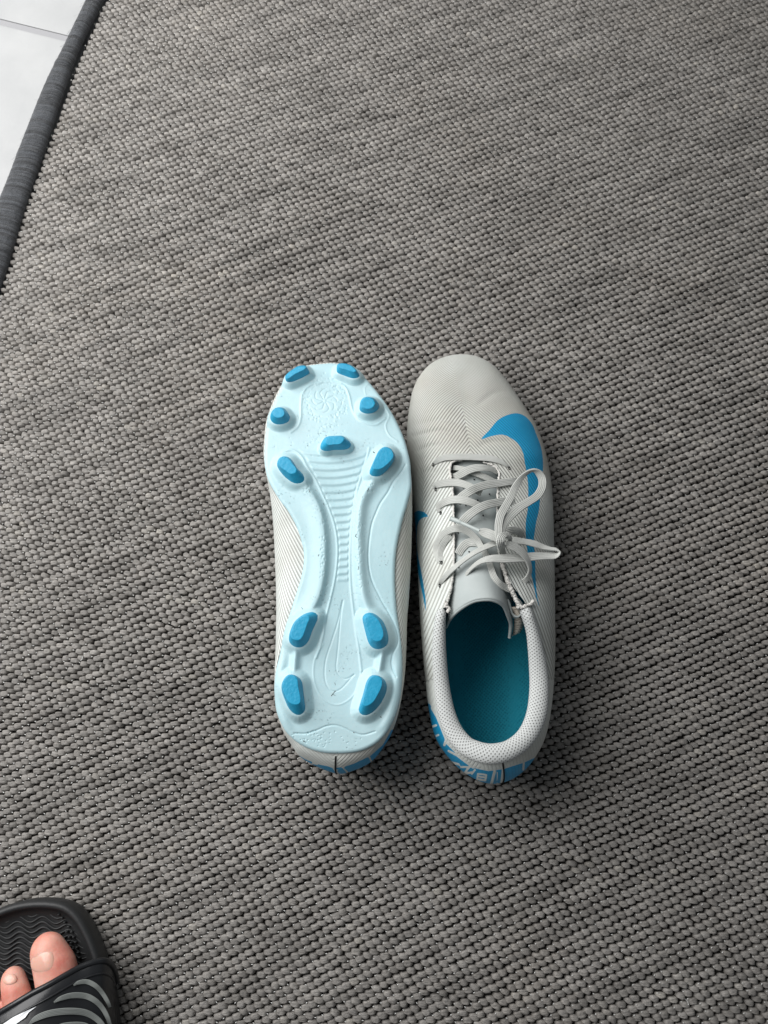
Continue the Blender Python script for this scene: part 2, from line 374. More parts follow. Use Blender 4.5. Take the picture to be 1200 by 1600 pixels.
Vs, Fs, cnt = [], [], 0
for k in range(46):
    x, y = RNG.uniform(60, 1180), RNG.uniform(30, 1580); p0 = U1(x, y, RZ+.0014); a0 = RNG.random()*6.28; ln = .0015+.005*RNG.random()**2; cv = RNG.normal()*1.2
    tt = np.linspace(0, 1, 6); aa = a0+cv*tt; pth = p0+np.cumsum(np.stack([np.cos(aa), np.sin(aa), 0*aa], 1), 0)*ln/6
    v, f = tube(pth, .00012 if k % 3 else .0003, 4); Fs += [tuple(i_+cnt for i_ in q) for q in f]; cnt += len(v); Vs.append(v)
mk('lint', np.vstack(Vs), Fs, mRG, rug, kind='stuff')

# ------------------------------------------------------------------ boot upper
# stations round the boot: widest line W, rim line T (spine of the toe box, lace edge, collar), inner collar edge I
#        Wx    Wy    zW    Tx   Ty    zT    inset  k    Ix   Iy
ST = [(716, 554.5, .033, 728, 665, .0610, 7, .42, 0, 0), (690, 560, .033, 728, 665, .0610, 7, .38, 0, 0),
      (670, 571.5, .033, 728, 666, .0612, 7, .30, 0, 0), (655, 589, .034, 728.4, 668, .0615, 7, .2, 0, 0),
      (645, 610, .035, 729, 671, .062, 7, .1, 0, 0), (640, 634.5, .036, 730.2, 676, .063, 7, .04, 0, 0),
      (637, 657, .036, 732, 683, .0642, 7, 0, 0, 0), (635.5, 684, .036, 735, 693, .066, 7, 0, 0, 0),
      (638, 706, .037, 741, 711, .0688, 7, .02, 0, 0), (640, 719, .038, 724, 716, .069, 7, .1, 0, 0),
      (641.5, 735, .038, 704, 727, .069, 8, .25, 0, 0), (644, 755, .038, 703.5, 745, .071, 9, .3, 0, 0),
      (646, 790, .039, 708, 785, .077, 11, .35, 0, 0), (649, 820, .039, 709, 825, .083, 12, .4, 0, 0),
      (651, 860, .040, 709, 866, .089, 12, .42, 0, 0), (653, 895, .042, 707, 903, .093, 12, .45, 0, 0),
      (654.5, 930, .043, 699, 938, .093, 11, .45, 0, 0), (656.5, 965, .044, 683, 964, .089, 10, .35, 697, 962),
      (660.5, 1018, .045, 676.5, 1018, .080, 9, .2, 698, 1019), (665, 1062, .045, 678, 1064, .077, 8, .15, 702, 1064),
      (670, 1105, .045, 683, 1109, .077, 7, .15, 711, 1107), (680, 1150, .045, 695, 1146, .080, 7, .2, 726, 1140),
      (699, 1181, .045, 716, 1175, .084, 7, .25, 737, 1154), (724, 1206, .045, 737, 1190, .086, 7, .3, 748, 1161),
      (757, 1223, .045, 763, 1194, .087, 7, .3, 763, 1162), (790, 1221, .045, 791, 1191, .086, 7, .3, 784, 1161),
      (818, 1203, .045, 817, 1180, .085, 7, .25, 800, 1155), (838, 1176, .045, 837, 1160, .082, 7, .2, 812, 1144),
      (850, 1149, .045, 849, 1138, .080, 7, .15, 818, 1128), (858, 1110, .045, 857, 1106, .078, 7, .15, 825, 1104),
      (863, 1060, .045, 859, 1062, .078, 8, .15, 829, 1064), (865, 1010, .045, 853, 1013, .082, 9, .2, 828, 1016),
      (865, 970, .044, 842, 974, .088, 10, .3, 825, 978), (865.5, 935, .043, 822, 944, .093, 11, .4, 0, 0),
      (865.5, 900, .042, 798, 910, .093, 12, .42, 0, 0), (865, 868, .040, 785, 878, .090, 12, .42, 0, 0),
      (864.5, 830, .039, 779, 836, .085, 12, .4, 0, 0), (863.5, 790, .039, 777, 793, .078, 11, .35, 0, 0),
      (861, 757, .038, 779, 757, .072, 9, .3, 0, 0), (858, 737, .038, 780, 737, .070, 8, .25, 0, 0),
      (855, 722, .038, 764, 722, .0695, 8, .1, 0, 0), (851, 705, .037, 741, 711, .0688, 7, .02, 0, 0),
      (845, 686, .036, 735, 693, .066, 7, 0, 0, 0), (837, 666, .036, 732, 683, .0642, 7, 0, 0, 0),
      (829, 652.5, .036, 730.2, 677, .0632, 7, .02, 0, 0), (813.5, 628, .035, 729, 671, .062, 7, .08, 0, 0),
      (795.5, 601, .034, 728.5, 668, .0615, 7, .18, 0, 0), (773, 574, .034, 728, 666, .0612, 7, .3, 0, 0),
      (746, 558, .033, 728, 665, .0610, 7, .38, 0, 0)]
ST = np.array(ST, float)
for r in ST:
    if r[8] == 0: r[8:10] = r[3:5]
    else: r[3:5] = r[3:5]*.66+r[8:10]*.34
NS = len(ST)
def loops(Wp, zW, Tp, zT, Bp, zB, k, Ip, zI, n):
    A_ = np.c_[Wp, Tp, zT, Bp, zB, k, Ip, zI]; A_ = cr(np.c_[Wp, zW, A_[:, 3:]], n, True)
    return A_
NU, NV1, NV2 = 760, 16, 74
Wp = U(ST[:, :2], ST[:, 2]); Tp = U(ST[:, 3:5], ST[:, 5]); Ip = U(ST[:, 8:10], ST[:, 5]-.004)
cen = Wp.mean(0)
nrm = np.roll(Wp, -1, 0)-np.roll(Wp, 1, 0); nrm = np.stack([nrm[:, 1], -nrm[:, 0]], 1); nrm /= np.linalg.norm(nrm, axis=1)[:, None]
if ((Wp[:, :2]-cen[:2])*nrm).sum() < 0: nrm = -nrm
Bp = Wp[:, :2]-nrm*ST[:, 6:7]/1000
zB = np.where(Wp[:, 1] > U1(0, 640, .03)[1], .019, .016)
D = cr(np.c_[Wp, Tp, Bp, zB, ST[:, 7], Ip], NU, True)     # 0-2 W, 3-5 T, 6-7 B, 8 zB, 9 k, 10-12 I
def shell_points(D, sgn=1):
    a = np.linspace(0, math.pi/2, NV1, endpoint=False)[None, :, None]
    Bx = np.c_[D[:, 6:8], D[:, 8]][:, None]; Wx = D[:, None, 0:3]; Tx = D[:, None, 3:6]
    lo = np.concatenate([Bx[..., :2]+(Wx[..., :2]-Bx[..., :2])*np.sin(a), Bx[..., 2:]+(Wx[..., 2:]-Bx[..., 2:])*(1-np.cos(a))], -1)
    a = np.linspace(0, math.pi/2, NV2)[None, :, None]; k = D[:, 9][:, None, None]
    hi = np.concatenate([Wx[..., :2]+(Tx[..., :2]-Wx[..., :2])*(1-np.cos(a)), Wx[..., 2:]+(Tx[..., 2:]-Wx[..., 2:])*((1-k)*np.sin(a)+k*(1-np.cos(a)))], -1)
    return np.concatenate([lo, hi], 1)
SH = shell_points(D)      # NU x NV x 3
NV = SH.shape[1]
# flex creases across the vamp behind the toe box
pxs = PX(SH)
def crease(SH, pxs, line, w, d):
    q = cr(np.array(line, float), 40); e, al, _ = dline(pxs.reshape(-1, 2), q)
    SH[..., 2] += (-d*np.exp(-(e/w)**2)*np.sin(np.clip(al, .02, .98)*math.pi)**.5).reshape(SH.shape[:2])*(SH[..., 2] > .04)
crease(SH, pxs, [(641, 683), (665, 676), (690, 672), (718, 677)], 3.4, .0016)
crease(SH, pxs, [(650, 707), (668, 697), (690, 694)], 3.2, .0014)
crease(SH, pxs, [(648, 664), (690, 655), (722, 660)], 4, .0010)
crease(SH, pxs, [(745, 700), (765, 690), (800, 690)], 4, .0010)
crease(SH, pxs, [(655, 740), (675, 735), (690, 745)], 4, .0008)
crease(SH, pxs, [(738, 640), (770, 615), (790, 612)], 5, .0006)
def rib_attrs(SH, D, pxs):
    """chevron ribs running back from the toe spine: phase by distance back plus distance from the spine line"""
    hi = SH[:, NV1:]; seg = np.linalg.norm(np.diff(hi, axis=1), axis=2)
    arc = np.concatenate([np.cumsum(seg[:, ::-1], 1)[:, ::-1], np.zeros((len(SH), 1))], 1)
    lowseg = np.linalg.norm(np.diff(SH[:, :NV1+1], axis=1), axis=2)
    lowarc = arc[:, :1]+np.cumsum(lowseg[:, ::-1], 1)[:, ::-1]
    arc = np.concatenate([lowarc, arc], 1)
    spine_x = np.interp(-SH[..., 1], -U([(0, 560), (0, 700), (0, 1000)], .05)[:, 1][[0, 1, 2]],
                        [U1(706, 560, .045)[0], U1(735, 702, .066)[0], U1(745, 1000, .08)[0]])
    d = np.abs(SH[..., 0]-spine_x)
    drop = np.maximum(.058-SH[..., 2], 0)*.8
    y = -SH[..., 1]; kk = np.interp(y, [-.42, -.33, -.24, -.1], [.95, 1.05, 1.7, 2.3])
    return (y-(d+drop)*kk)/np.sqrt(1+kk**2), arc
rib, arc = rib_attrs(SH, D, pxs)
PITCH = .0023
ribamp = np.ones(SH.shape[:2])
# prints on the right boot
pf = pxs.reshape(-1, 2)
sw_px = np.vstack([zo([(585, 650), (640, 590), (700, 520), (760, 485), (830, 470), (890, 490), (940, 545), (970, 620), (1000, 700), (1015, 800), (1012, 900)], 4.444, (620, 540)),
                   zo([(985, 400), (970, 560), (950, 650), (940, 720), (932, 790)], 4.8, (640, 680)),
                   [(836, 870), (837, 905), (840, 935), (846, 955)], [(839, 938), (834, 915), (829, 890), (824, 860)],
                   zo([(872, 780), (872, 650), (885, 560), (890, 430), (885, 330), (865, 260)], 4.8, (640, 680)),
                   zo([(905, 900), (890, 820), (875, 740), (840, 680), (790, 640), (730, 618), (650, 630)], 4.444, (620, 540))])
sw_px = cr(sw_px, 220, True); pr = -sdf(pf, sw_px).reshape(SH.shape[:2])
uidx = np.arange(NU)[:, None]+0*np.arange(NV)[None]; vidx = np.arange(NV)[None]+0*uidx
lateral = (D[:, 0] > U1(742, 700, .05)[0])[:, None]
pr = np.where(lateral & (vidx > NV1-2), pr, -9)
# medial mark in (row, height above the widest line) coordinates
row = PX(D[:, 0:3])[:, 1][:, None]+0*vidx
hi_arc = (arc[:, NV1:NV1+1]-arc)*1000
med = [(812, 28.0), (806, 22), (803, 14), (802, -6), (815, -14), (850, -17), (880, -6), (905, 6), (935, 17), (960, 24.5), (942, 23.5), (915, 18), (890, 12), (860, 3), (840, 4), (826, 8), (818, 13), (814, 20)]
pm = -sdf(np.stack([row.ravel(), hi_arc.ravel()*2.2], 1), np.array(med)*[1, 2.2]).reshape(row.shape)
medial = (D[:, 0] < U1(700, 850, .05)[0])[:, None]
pr = np.maximum(pr, np.where(medial, pm, -9))
# heel band with the slanted white strokes of its lettering
band = np.vstack([zo([(70, 0), (100, 60), (150, 180), (230, 380), (330, 480), (480, 600), (620, 630), (760, 610), (950, 550), (1060, 500), (1180, 430)], 6, (660, 1100)), [(900, 1300), (640, 1300), (655, 1095)]])
bm = -sdf(pf, band).reshape(SH.shape[:2])
heel = ((PX(D[:, 0:3])[:, 1] > 1085)[:, None]) & (SH[..., 2] > .023) & (vidx < NV-6)
bm = np.where(heel, bm, -9)
strokes = [((85, 40), (160, 165), 6), ((100, 210), (128, 200), 9), ((205, 385), (222, 340), 10), ((245, 440), (318, 478), 9), ((330, 490), (475, 600), 6), ((275, 548), (340, 566), 9),
           ((360, 590), (440, 592), 8), ((440, 592), (400, 640), 8), ((405, 652), (462, 640), 8), ((462, 655), (492, 618), 8), ((525, 655), (600, 665), 7), ((530, 680), (598, 690), 7), ((520, 705), (590, 716), 8), ((520, 655), (512, 712), 7), ((600, 665), (590, 716), 7),
           ((678, 630), (648, 745), 11), ((757, 615), (742, 745), 10), ((705, 640), (700, 745), 4), ((950, 556), (946, 615), 8), ((60, 110), (75, 180), 8), ((130, 300), (150, 290), 8)]
for a_, b_, w_ in strokes:
    sg = zo([a_, b_], 6, (660, 1100)); e, _, _ = dline(pf, sg)
    bm = np.minimum(bm, (e-w_/5.).reshape(bm.shape))
pr = np.maximum(pr, bm)
ribamp = np.where(heel & (bm > -1.5), .15, ribamp)
ribamp = ribamp*np.where(SH[..., 1] < U1(0, 1060, .08)[1], .25, 1)

bootR_loc = U1(750, 900, 0)
bootR = empty('football_boot', (float(bootR_loc[0]), float(bootR_loc[1]), RZ), 'upright pale football boot with tied white laces and a large blue tick mark', 'football boot', 'pair of football boots')
def build_shell(name, SH, rib, ribamp, pr, mat, parent, inv=False):
    V = SH.reshape(-1, 3); Fc = grid_faces(NU, NV, cn=True)
    if inv: Fc = flip(Fc)
    o = mk(name, V, Fc, mat, parent)
    attr(o, 'rib', rib.ravel()/PITCH*2*math.pi*1.0); attr(o, 'ribamp', ribamp.ravel()); attr(o, 'print', pr.ravel()); return o
# check winding: outward normals
def outward(SH, cen):
    a = SH[10, 20]; e1 = SH[11, 20]-a; e2 = SH[10, 21]-a
    return np.dot(np.cross(e1, e2), a-cen) > 0
ow = outward(SH, np.array([cen[0], cen[1], .04]))
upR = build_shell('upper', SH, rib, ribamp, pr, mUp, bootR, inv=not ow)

class Surf:
    def __init__(s, P): s.P = P.reshape(-1, 3); s.q = PX(s.P)
    def z(s, x, y, r=3.0):
        d = np.hypot(s.q[:, 0]-x, s.q[:, 1]-y); m = d < r
        if not m.any():
            i = np.argsort(d)[:6]; return s.P[i, 2].max()
        return s.P[m, 2].max()
SR = Surf(SH[::2, ::2])

# lining and insole
def lining(D, parent, up=1):
    top = np.c_[D[:, 10:12], D[:, 12]-.001]; inset = D[:, 0:2]-(D[:, 0:2]-D[:, 6:8])*.45
    nrm = D[:, 0:2]-D[:, 6:8]; nrm = nrm/np.linalg.norm(nrm, axis=1)[:, None]
    mid = np.c_[D[:, 0:2]-nrm*.0038, D[:, 2]+.002]; bot = np.c_[D[:, 6:8]+nrm*.0005, np.full(len(D), .0245)]
    rows = []
    for f in np.linspace(0, 1, 12): rows.append(top*(1-f)**2+2*f*(1-f)*(np.c_[mid[:, :2]*1.0, mid[:, 2]+.012])+mid*f**2)
    for f in np.linspace(0, 1, 10)[1:]: rows.append(np.c_[mid[:, :2]+(bot[:, :2]-mid[:, :2])*(1-math.cos(f*math.pi/2)), mid[:, 2]+(bot[:, 2]-mid[:, 2])*math.sin(f*math.pi/2)])
    V = np.stack(rows, 1); n, m = V.shape[:2]
    a = mk('lining', V, grid_faces(n, m, cn=True), mLin, parent)
    c = bot.mean(0)
    # insole: fan towards the long axis
    axis_ = np.stack([np.full(len(bot), 0.), bot[:, 1], bot[:, 2]], 1)
    lo, hi_ = bot[:, 1].min()+.03, bot[:, 1].max()-.035
    axis_[:, 1] = np.clip(bot[:, 1], lo, hi_); axis_[:, 0] = np.interp(axis_[:, 1], [lo, hi_], [U1(762, 1150, .02)[0], U1(740, 620, .02)[0]])
    rr = [bot*(1-f)+axis_*f+np.array([0, 0, -.0025*math.sin(f*math.pi/2)]) for f in np.linspace(0, 1, 14)]
    V = np.stack(rr, 1)
    mk('insole', V, grid_faces(len(bot), 14, cn=True), mLin, parent)
lining(D, bootR)

# padded collar
COLLAR = [(691, 950, 7.5), (688.5, 966, 9), (687, 990, 10.5), (687, 1021, 11.5), (690, 1065, 12.5), (697, 1109, 14), (709, 1142, 15), (727, 1164, 15), (743, 1173, 15.5), (762, 1178, 15.8),
          (781, 1177, 15.5), (799, 1171, 15), (818, 1157, 15), (832, 1137, 15.5), (841, 1110, 16), (844, 1074, 15.5), (842, 1040, 14.5), (838, 1010, 12.5), (833, 984, 10.5), (826, 962, 10), (819, 946, 9.5)]
def zcol(i): pass
cc = cr(np.array(COLLAR, float), 360)
Lc = np.linspace(0, 1, 360)
zc = np.interp(Lc, [0, .10, .22, .36, .50, .64, .80, .93, 1], [.0945, .0895, .0815, .081, .0895, .085, .0820, .091, .0965])
zc = np.convolve(np.pad(zc, 30, 'edge'), np.hanning(61)/np.hanning(61).sum(), 'valid'); cl = U(cc[:, :2], zc); hw_ = cc[:, 2]/(F/(H-zc)/ct)*1.0
Tn = np.gradient(cl, axis=0); Tn /= np.linalg.norm(Tn, axis=1)[:, None]
Sd = np.cross(Tn, [0, 0, 1]); Sd /= np.linalg.norm(Sd, axis=1)[:, None]; Nn = np.cross(Sd, Tn)
SEG = 40; a = np.arange(SEG)*2*math.pi/SEG
thick = np.interp(Lc, [0, .03, .97, 1], [.0028, .0048, .0048, .0028])
taper = np.interp(Lc, [0, .012, .988, 1], [.6, 1, 1, .6])
RC = (np.cos(a)[None, :, None]*(hw_*taper)[:, None, None]*Sd[:, None]+np.sin(a)[None, :, None]*(thick*taper)[:, None, None]*Nn[:, None])
# tilt the pad so that it follows the foot opening inwards
V = cl[:, None]+RC
V[..., 2] -= .0035
Fc = grid_faces(360, SEG, cm=True).tolist()+[tuple(range(SEG))[::-1], tuple(359*SEG+k for k in range(SEG))]
colr = mk('collar', V, Fc, mCol, bootR)
al = np.r_[0, np.cumsum(np.linalg.norm(np.diff(cl, axis=0), axis=1))]
# finer copy of the parameters, holes of the spacer mesh stored as a field
sub = colr.modifiers.new('smooth', 'SUBSURF'); sub.levels = sub.render_levels = 2
uvl = colr.data.attributes.new('cu', 'FLOAT', 'POINT'); uvl.data.foreach_set('value', np.repeat(al, SEG).astype(np.float32))
ang_ = np.tile(np.abs(((a+math.pi) % (2*math.pi))-math.pi), 360); vvl = colr.data.attributes.new('cv', 'FLOAT', 'POINT'); vvl.data.foreach_set('value', (ang_*np.repeat(hw_, SEG)).astype(np.float32))
nt = mCol.node_tree
for nd in [x for x in nt.nodes if x.type == 'ATTRIBUTE']:
    cu = getattr_(nt, 'cu'); cv = getattr_(nt, 'cv')
    s1 = math_(nt, 'SINE', math_(nt, 'MULTIPLY', math_(nt, 'ADD', cu, math_(nt, 'MULTIPLY', cv, .55)), 2*math.pi/.0021))
    s2 = math_(nt, 'SINE', math_(nt, 'MULTIPLY', math_(nt, 'SUBTRACT', cu, math_(nt, 'MULTIPLY', cv, .95)), 2*math.pi/.0027))
    hole = ramp(nt, math_(nt, 'ADD', math_(nt, 'MULTIPLY', math_(nt, 'MULTIPLY', math_(nt, 'ADD', s1, 1), math_(nt, 'ADD', s2, 1)), .25), 0), [(.38, (0, 0, 0)), (.80, (1, 1, 1))])
    for lk in list(nd.outputs['Fac'].links): nt.links.new(hole, lk.to_socket)

# tongue
TE = [(697, 980, .072), (703, 968, .083), (713, 957, .092), (727, 946.5, .099), (743, 939, .103), (763, 937, .105), (777, 940.5, .103), (787, 948, .098), (793, 962, .090), (798, 978, .080), (796, 996, .072)]
TM = [(694, 905, .074), (698, 890, .079), (706, 880, .084), (720, 872, .089), (735, 868, .092), (752, 867, .093), (766, 869, .091), (778, 875, .088), (786, 884, .083), (796, 895, .077), (803, 905, .070)]
TL_ = [(690, 800, .060), (696, 798, .064), (705, 797, .068), (718, 796, .0715), (731, 795, .0735), (744, 794, .0735), (757, 795, .072), (769, 796, .070), (781, 797, .066), (790, 798, .062), (796, 800, .058)]
TB = [(694, 705, .052), (700, 705, .055), (709, 705, .058), (720, 705, .060), (731, 705, .061), (742, 705, .061), (753, 705, .060), (764, 705, .058), (775, 705, .056), (784, 705, .053), (790, 705, .050)]
cols = []
for q in range(4):
    src = (TB, TL_, TM, TE)[q]; cols.append(cr(np.c_[U([p[:2] for p in src], [p[2] for p in src])], 60))
cols = np.stack(cols, 0)
t4 = np.linspace(0, 1, 70); tg = np.zeros((70, 60, 3))
for j in range(60): tg[:, j] = cr(cols[:, j], 70)
tg[..., 2] += .0006*np.sin(np.linspace(0, 14, 70))[:, None]*np.sin(np.linspace(0, 3, 60))[None]
fz = np.linspace(0, 1, 70)[:, None]*np.ones((1, 60))
tg[-6:, :, 2] += (np.linspace(0, 1, 6)**2*.0012)[:, None]
tong = mk('tongue', tg, grid_faces(70, 60), mTng, bootR); sd = tong.modifiers.new('thickness', 'SOLIDIFY'); sd.thickness = .0022; sd.offset = 0
sb = tong.modifiers.new('round', 'SUBSURF'); sb.levels = sb.render_levels = 1
V, Fc = tube(cr(U([p[:2] for p in TE], [p[2]+.0006 for p in TE]), 80), .0011, 8); mk('tongue_edge', V, Fc, mTng, bootR)
ST_ = Surf(tg)
for x, y in ((741, 749), (746.5, 781.5), (728, 789.5), (724, 762), (765, 772), (755, 805), (716, 832), (717, 887), (733, 862)):
    p = U1(x, y, ST_.z(x, y, 5)+.0016); a8 = np.arange(10)*2*math.pi/10
    V = np.vstack([[p+[0, 0, 0]], p+np.stack([np.cos(a8)*.0006, np.sin(a8)*.0006, 0*a8-.0002], 1)])
    mk('perforation', V, [(0, k+1, (k+1) % 10+1) for k in range(10)], mDark, bootR)
# size label and curled lining behind the tongue
c1 = cr(U([(797, 950), (802, 960), (803, 972), (802, 984), (800, 994)], [.086, .084, .080, .074, .070]), 14)
c2 = cr(U([(812, 948), (815, 960), (818, 972), (818, 980), (812, 990)], [.083, .083, .080, .075, .070]), 14)
V = np.stack([c1*(1-f)+c2*f+np.array([0, 0, .003*math.sin(f*math.pi)]) for f in np.linspace(0, 1, 8)], 1)
o = mk('size_label', V, grid_faces(14, 8), mCream, bootR); s_ = o.modifiers.new('t', 'SOLIDIFY'); s_.thickness = .0008
lp = np.array([(795, 936), (798, 945), (802, 958), (809, 962), (815, 955), (814, 944), (808, 936)], float)
c = cr(np.c_[U(lp, .089)], 40); V = np.stack([c+np.array([0, 0, -.007*f]) for f in np.linspace(0, 1, 5)], 1)
o = mk('folded_lining', V, grid_faces(40, 5), mTng, bootR); s_ = o.modifiers.new('t', 'SOLIDIFY'); s_.thickness = .0012

# raw trimmed edges beside the laces
def trim(px, dz, rad, name='eyestay_edge', jit=.0003, n=160):
    q = cr(np.array(px, float), n); z = np.array([SR.z(x, y, 5) for x, y in q[:, :2]])
    z = np.convolve(np.pad(z, 8, 'edge'), np.ones(17)/17, 'valid')
    P = U(q[:, :2], z+dz)+RNG.normal(size=(n, 3))*jit*.6
    V, Fc = tube(P, rad*(1+.18*RNG.normal(size=n)), 8); return mk(name, V, Fc, mTrim, bootR)
trim([(722, 718.5), (711, 720), (705, 724), (703, 734), (705, 748), (707, 762), (708, 790), (709, 806), (709.5, 832), (709, 850), (709, 870), (708, 890), (706, 912), (700, 937), (695, 950)], -.0002, .0008)
trim([(755, 722), (768, 726), (777, 733), (780, 742), (778, 765), (777, 795), (777, 830), (779, 858), (785, 883), (792, 908), (802, 930), (812, 948)], -.0002, .0008)
trim([(785, 880), (791, 902), (801, 926), (811, 946)], .0008, .0014, 'frayed_edge', .0004)
trim([(696, 940), (698, 948), (703, 950), (700, 955)], .0004, .0010, 'frayed_edge', .0006, 40)
trim([(808, 950), (817, 948), (826, 945), (832, 941)], .0008, .0011, 'frayed_edge', .0007, 40)

# heel seam
def seamline(px0, px1, z0, z1, Dd, SHp, parent, name='heel_seam', flipz=False):
    q = PX(SHp); u = int(np.argmin(np.hypot(q[:, NV1, 0]-px0[0], q[:, NV1, 1]-px0[1])))
    P = SHp[u, 2:NV-3].copy(); c0 = np.array([cen[0], cen[1], 0]) if not flipz else SHp.reshape(-1, 3).mean(0)
    out = P-c0; out[:, 2] = 0; out /= np.linalg.norm(out, axis=1)[:, None]; P = P+out*.00015
    V, Fc = tube(P, .00055, 6); mk(name, V, Fc, mDark, parent)
seamline((783, 1222), None, 0, 0, D, SH, bootR)

# ------------------------------------------------------------------ laces
def ribbon(name, pts, parent, width=11, thick=.0013, mat=None, n=None, zoff=0.0, absz=True, ends=(1, 1)):
    """pts: (px, py, z, width_px, twist_deg)"""
    P = np.array([(p[0], p[1], p[2], p[3] if len(p) > 3 else width, p[4] if len(p) > 4 else 0) for p in pts], float)
    n = n or max(30, int(len(P)*10))
    Wd = U(P[:, :2], P[:, 2]); Q = cr(np.c_[Wd, P[:, 3:]], n)
    c = Q[:, :3]; w_ = Q[:, 3]/2*(H-c[:, 2])/ct/F*(1.12 if mat is None else 1); tw = np.radians(Q[:, 4])
    T = np.gradient(c, axis=0); T /= np.linalg.norm(T, axis=1)[:, None]
    S_ = np.cross(T, [0, 0, 1.]); S_ /= np.linalg.norm(S_, axis=1)[:, None]+1e-9; Nn = np.cross(S_, T)
    S2 = S_*np.cos(tw)[:, None]+Nn*np.sin(tw)[:, None]; N2 = -S_*np.sin(tw)[:, None]+Nn*np.cos(tw)[:, None]
    m = 25; f = np.linspace(-1, 1, m)
    edge = np.sqrt(np.clip(1-np.abs(f)**5, 0, 1)); ridge = np.cos(f*math.pi*5.0)
    topz = edge*(.45+.14*ridge)+.04
    sec = [(f[k], topz[k]*thick, ridge[k]) for k in range(m)]+[(f[k], -topz[k]*thick, ridge[k]) for k in range(m-2, 0, -1)]
    sec = np.array(sec); K = len(sec)
    V = c[:, None]+(sec[None, :, 0:1]*w_[:, None, None])*S2[:, None]+sec[None, :, 1:2]*N2[:, None]
    Fc = grid_faces(n, K, cm=True).tolist()+[tuple(range(K)), tuple((n-1)*K+k for k in range(K))[::-1]]
    o = mk(name, V, Fc, mat or mLace, parent)
    al = np.r_[0, np.cumsum(np.linalg.norm(np.diff(c, axis=0), axis=1))]
    attr(o, 'ridge', np.tile(np.clip(-sec[:, 2], 0, 1), n)); attr(o, 'weft', np.repeat(al, K)/.0007*2*math.pi)
    return o
def LZ(x, y, d):   # height d above whatever the boot has at this pixel
    return max(SR.z(x, y, 2.5), ST_.z(x, y, 3.0) if 700 < x < 790 and y > 715 else 0)+d
def lace(pts, **kw):
    return ribbon('lace', [(p[0], p[1], LZ(p[0], p[1], p[2]), *p[3:]) for p in pts], bootR, **kw)
lace([(676.5, 725.5, -.0015, 3), (679, 723, .0006, 6), (686, 718.5, .0012, 9), (695, 715, .0015, 10), (712, 714, .0015, 10), (731, 714, .0015, 10), (752, 715, .0015, 10), (769, 717, .0014, 9.5), (783, 722, .0012, 7), (792, 728, .0006, 4), (796, 731, -.0012, 3)])
ribbon('lace', [(708, 746, .068, 11), (714, 744, .070, 11), (722, 740, .0715, 12), (731, 735, .073, 12), (743, 731.5, .0735, 11.5), (756, 731, .073, 10), (768, 733, .0705, 9), (778, 738, .067, 8)], bootR)
ribbon('lace', [(708, 731, .066, 8), (716, 731.5, .068, 8), (727, 734, .0695, 8), (740, 738.5, .070, 8.5), (752, 743, .070, 9), (763, 748, .069, 9), (776, 755, .066, 9)], bootR)
lace([(680.5, 763, -.001, 5, 0), (680, 759, .0010, 9), (688, 756, .0016, 11), (702, 754, .0022, 11.5), (716, 754.5, .0035, 11.5), (730, 758.5, .0040, 11), (741, 764, .0035, 11), (752, 770, .0015, 11)])
lace([(714, 786, .001, 12), (721, 777, .0035, 12.5), (733, 768.5, .0065, 12.5), (746, 762, .0065, 12), (760, 758, .0050, 12), (780, 755, .0030, 11.5), (802, 752, .0015, 10.5), (811, 752, -.0008, 9)])
lace([(687.5, 800, -.001, 5, 30), (685, 794, .0010, 8, 20), (689, 788, .0018, 10), (700, 782.5, .0024, 11.5), (713, 780.5, .0045, 12), (726, 782, .0055, 12), (739, 786, .0045, 11), (751, 792, .002, 11)])
lace([(716, 824, .001, 12), (724, 814, .003, 12.5), (734, 804, .0060, 12.5), (746, 795.5, .0070, 12), (759, 789.5, .0060, 12), (774, 786, .0035, 12), (790, 783, .0018, 11.5), (804, 785, -.0008, 10)])
lace([(690, 879, -.0012, 7, 0), (684, 872, .0006, 8, 35), (681, 861, .0015, 9, 35), (683, 848, .003, 9, 25), (690, 837, .004, 10, 15), (701, 829, .005, 10.5), (713, 826, .0065, 10.5), (725, 828, .007, 10.5), (736, 834.5, .006, 10), (746, 845, .0045, 9.5, -10), (754, 858, .0035, 9, -20), (762, 872, .002, 9), (767, 887, .0022, 9), (772, 901, .0022, 9.5), (780, 912, .0022, 10), (792, 919, .001, 10), (802, 922, -.002, 9)])
lace([(689.5, 877, .0008, 7, 0), (688, 868, .0015, 8, 0), (690, 856, .0018, 9), (696, 845, .0018, 9), (705, 837, .0015, 8)])
lace([(716, 866, .0005, 11), (722, 856, .0018, 12), (731, 848.5, .0028, 12), (742, 847.5, .0028, 12), (752, 851, .001, 12)])
lace([(687, 914, -.0012, 4, 0), (690, 908, .0012, 7, 20), (699, 897, .0028, 9, 30), (711, 886, .0050, 9, 35), (725, 875, .0075, 8.5, 40), (740, 864.5, .0088, 9, 40), (756, 856, .0105, 10, 35), (770, 850, .0115, 11, 30), (780, 846, .0105, 11, 20)])
ribbon('lace', [(714, 925, .078, 6, 40), (719, 914, .086, 6, 45), (727, 900, .0945, 6.5, 50), (738, 887, .0995, 7, 45), (752, 877, .1025, 9, 30), (768, 873, .1035, 12, 22), (786, 873, .102, 13.5, 18), (802, 872, .0995, 14, 15), (818, 871, .096, 14, 15), (834, 869.5, .093, 13.5, 20), (852, 868.5, .0905, 13, 25), (866, 868, .0895, 13, 35), (873.5, 864, .0895, 11, 80), (870, 859, .0895, 9, 120), (860, 857.5, .090, 8, 135), (848, 854.5, .091, 10, 150), (836, 850, .093, 12, 155), (820, 846.5, .0955, 11, 155), (806, 844.5, .098, 12, 160), (793, 843, .099, 11, 165)], bootR, n=260)
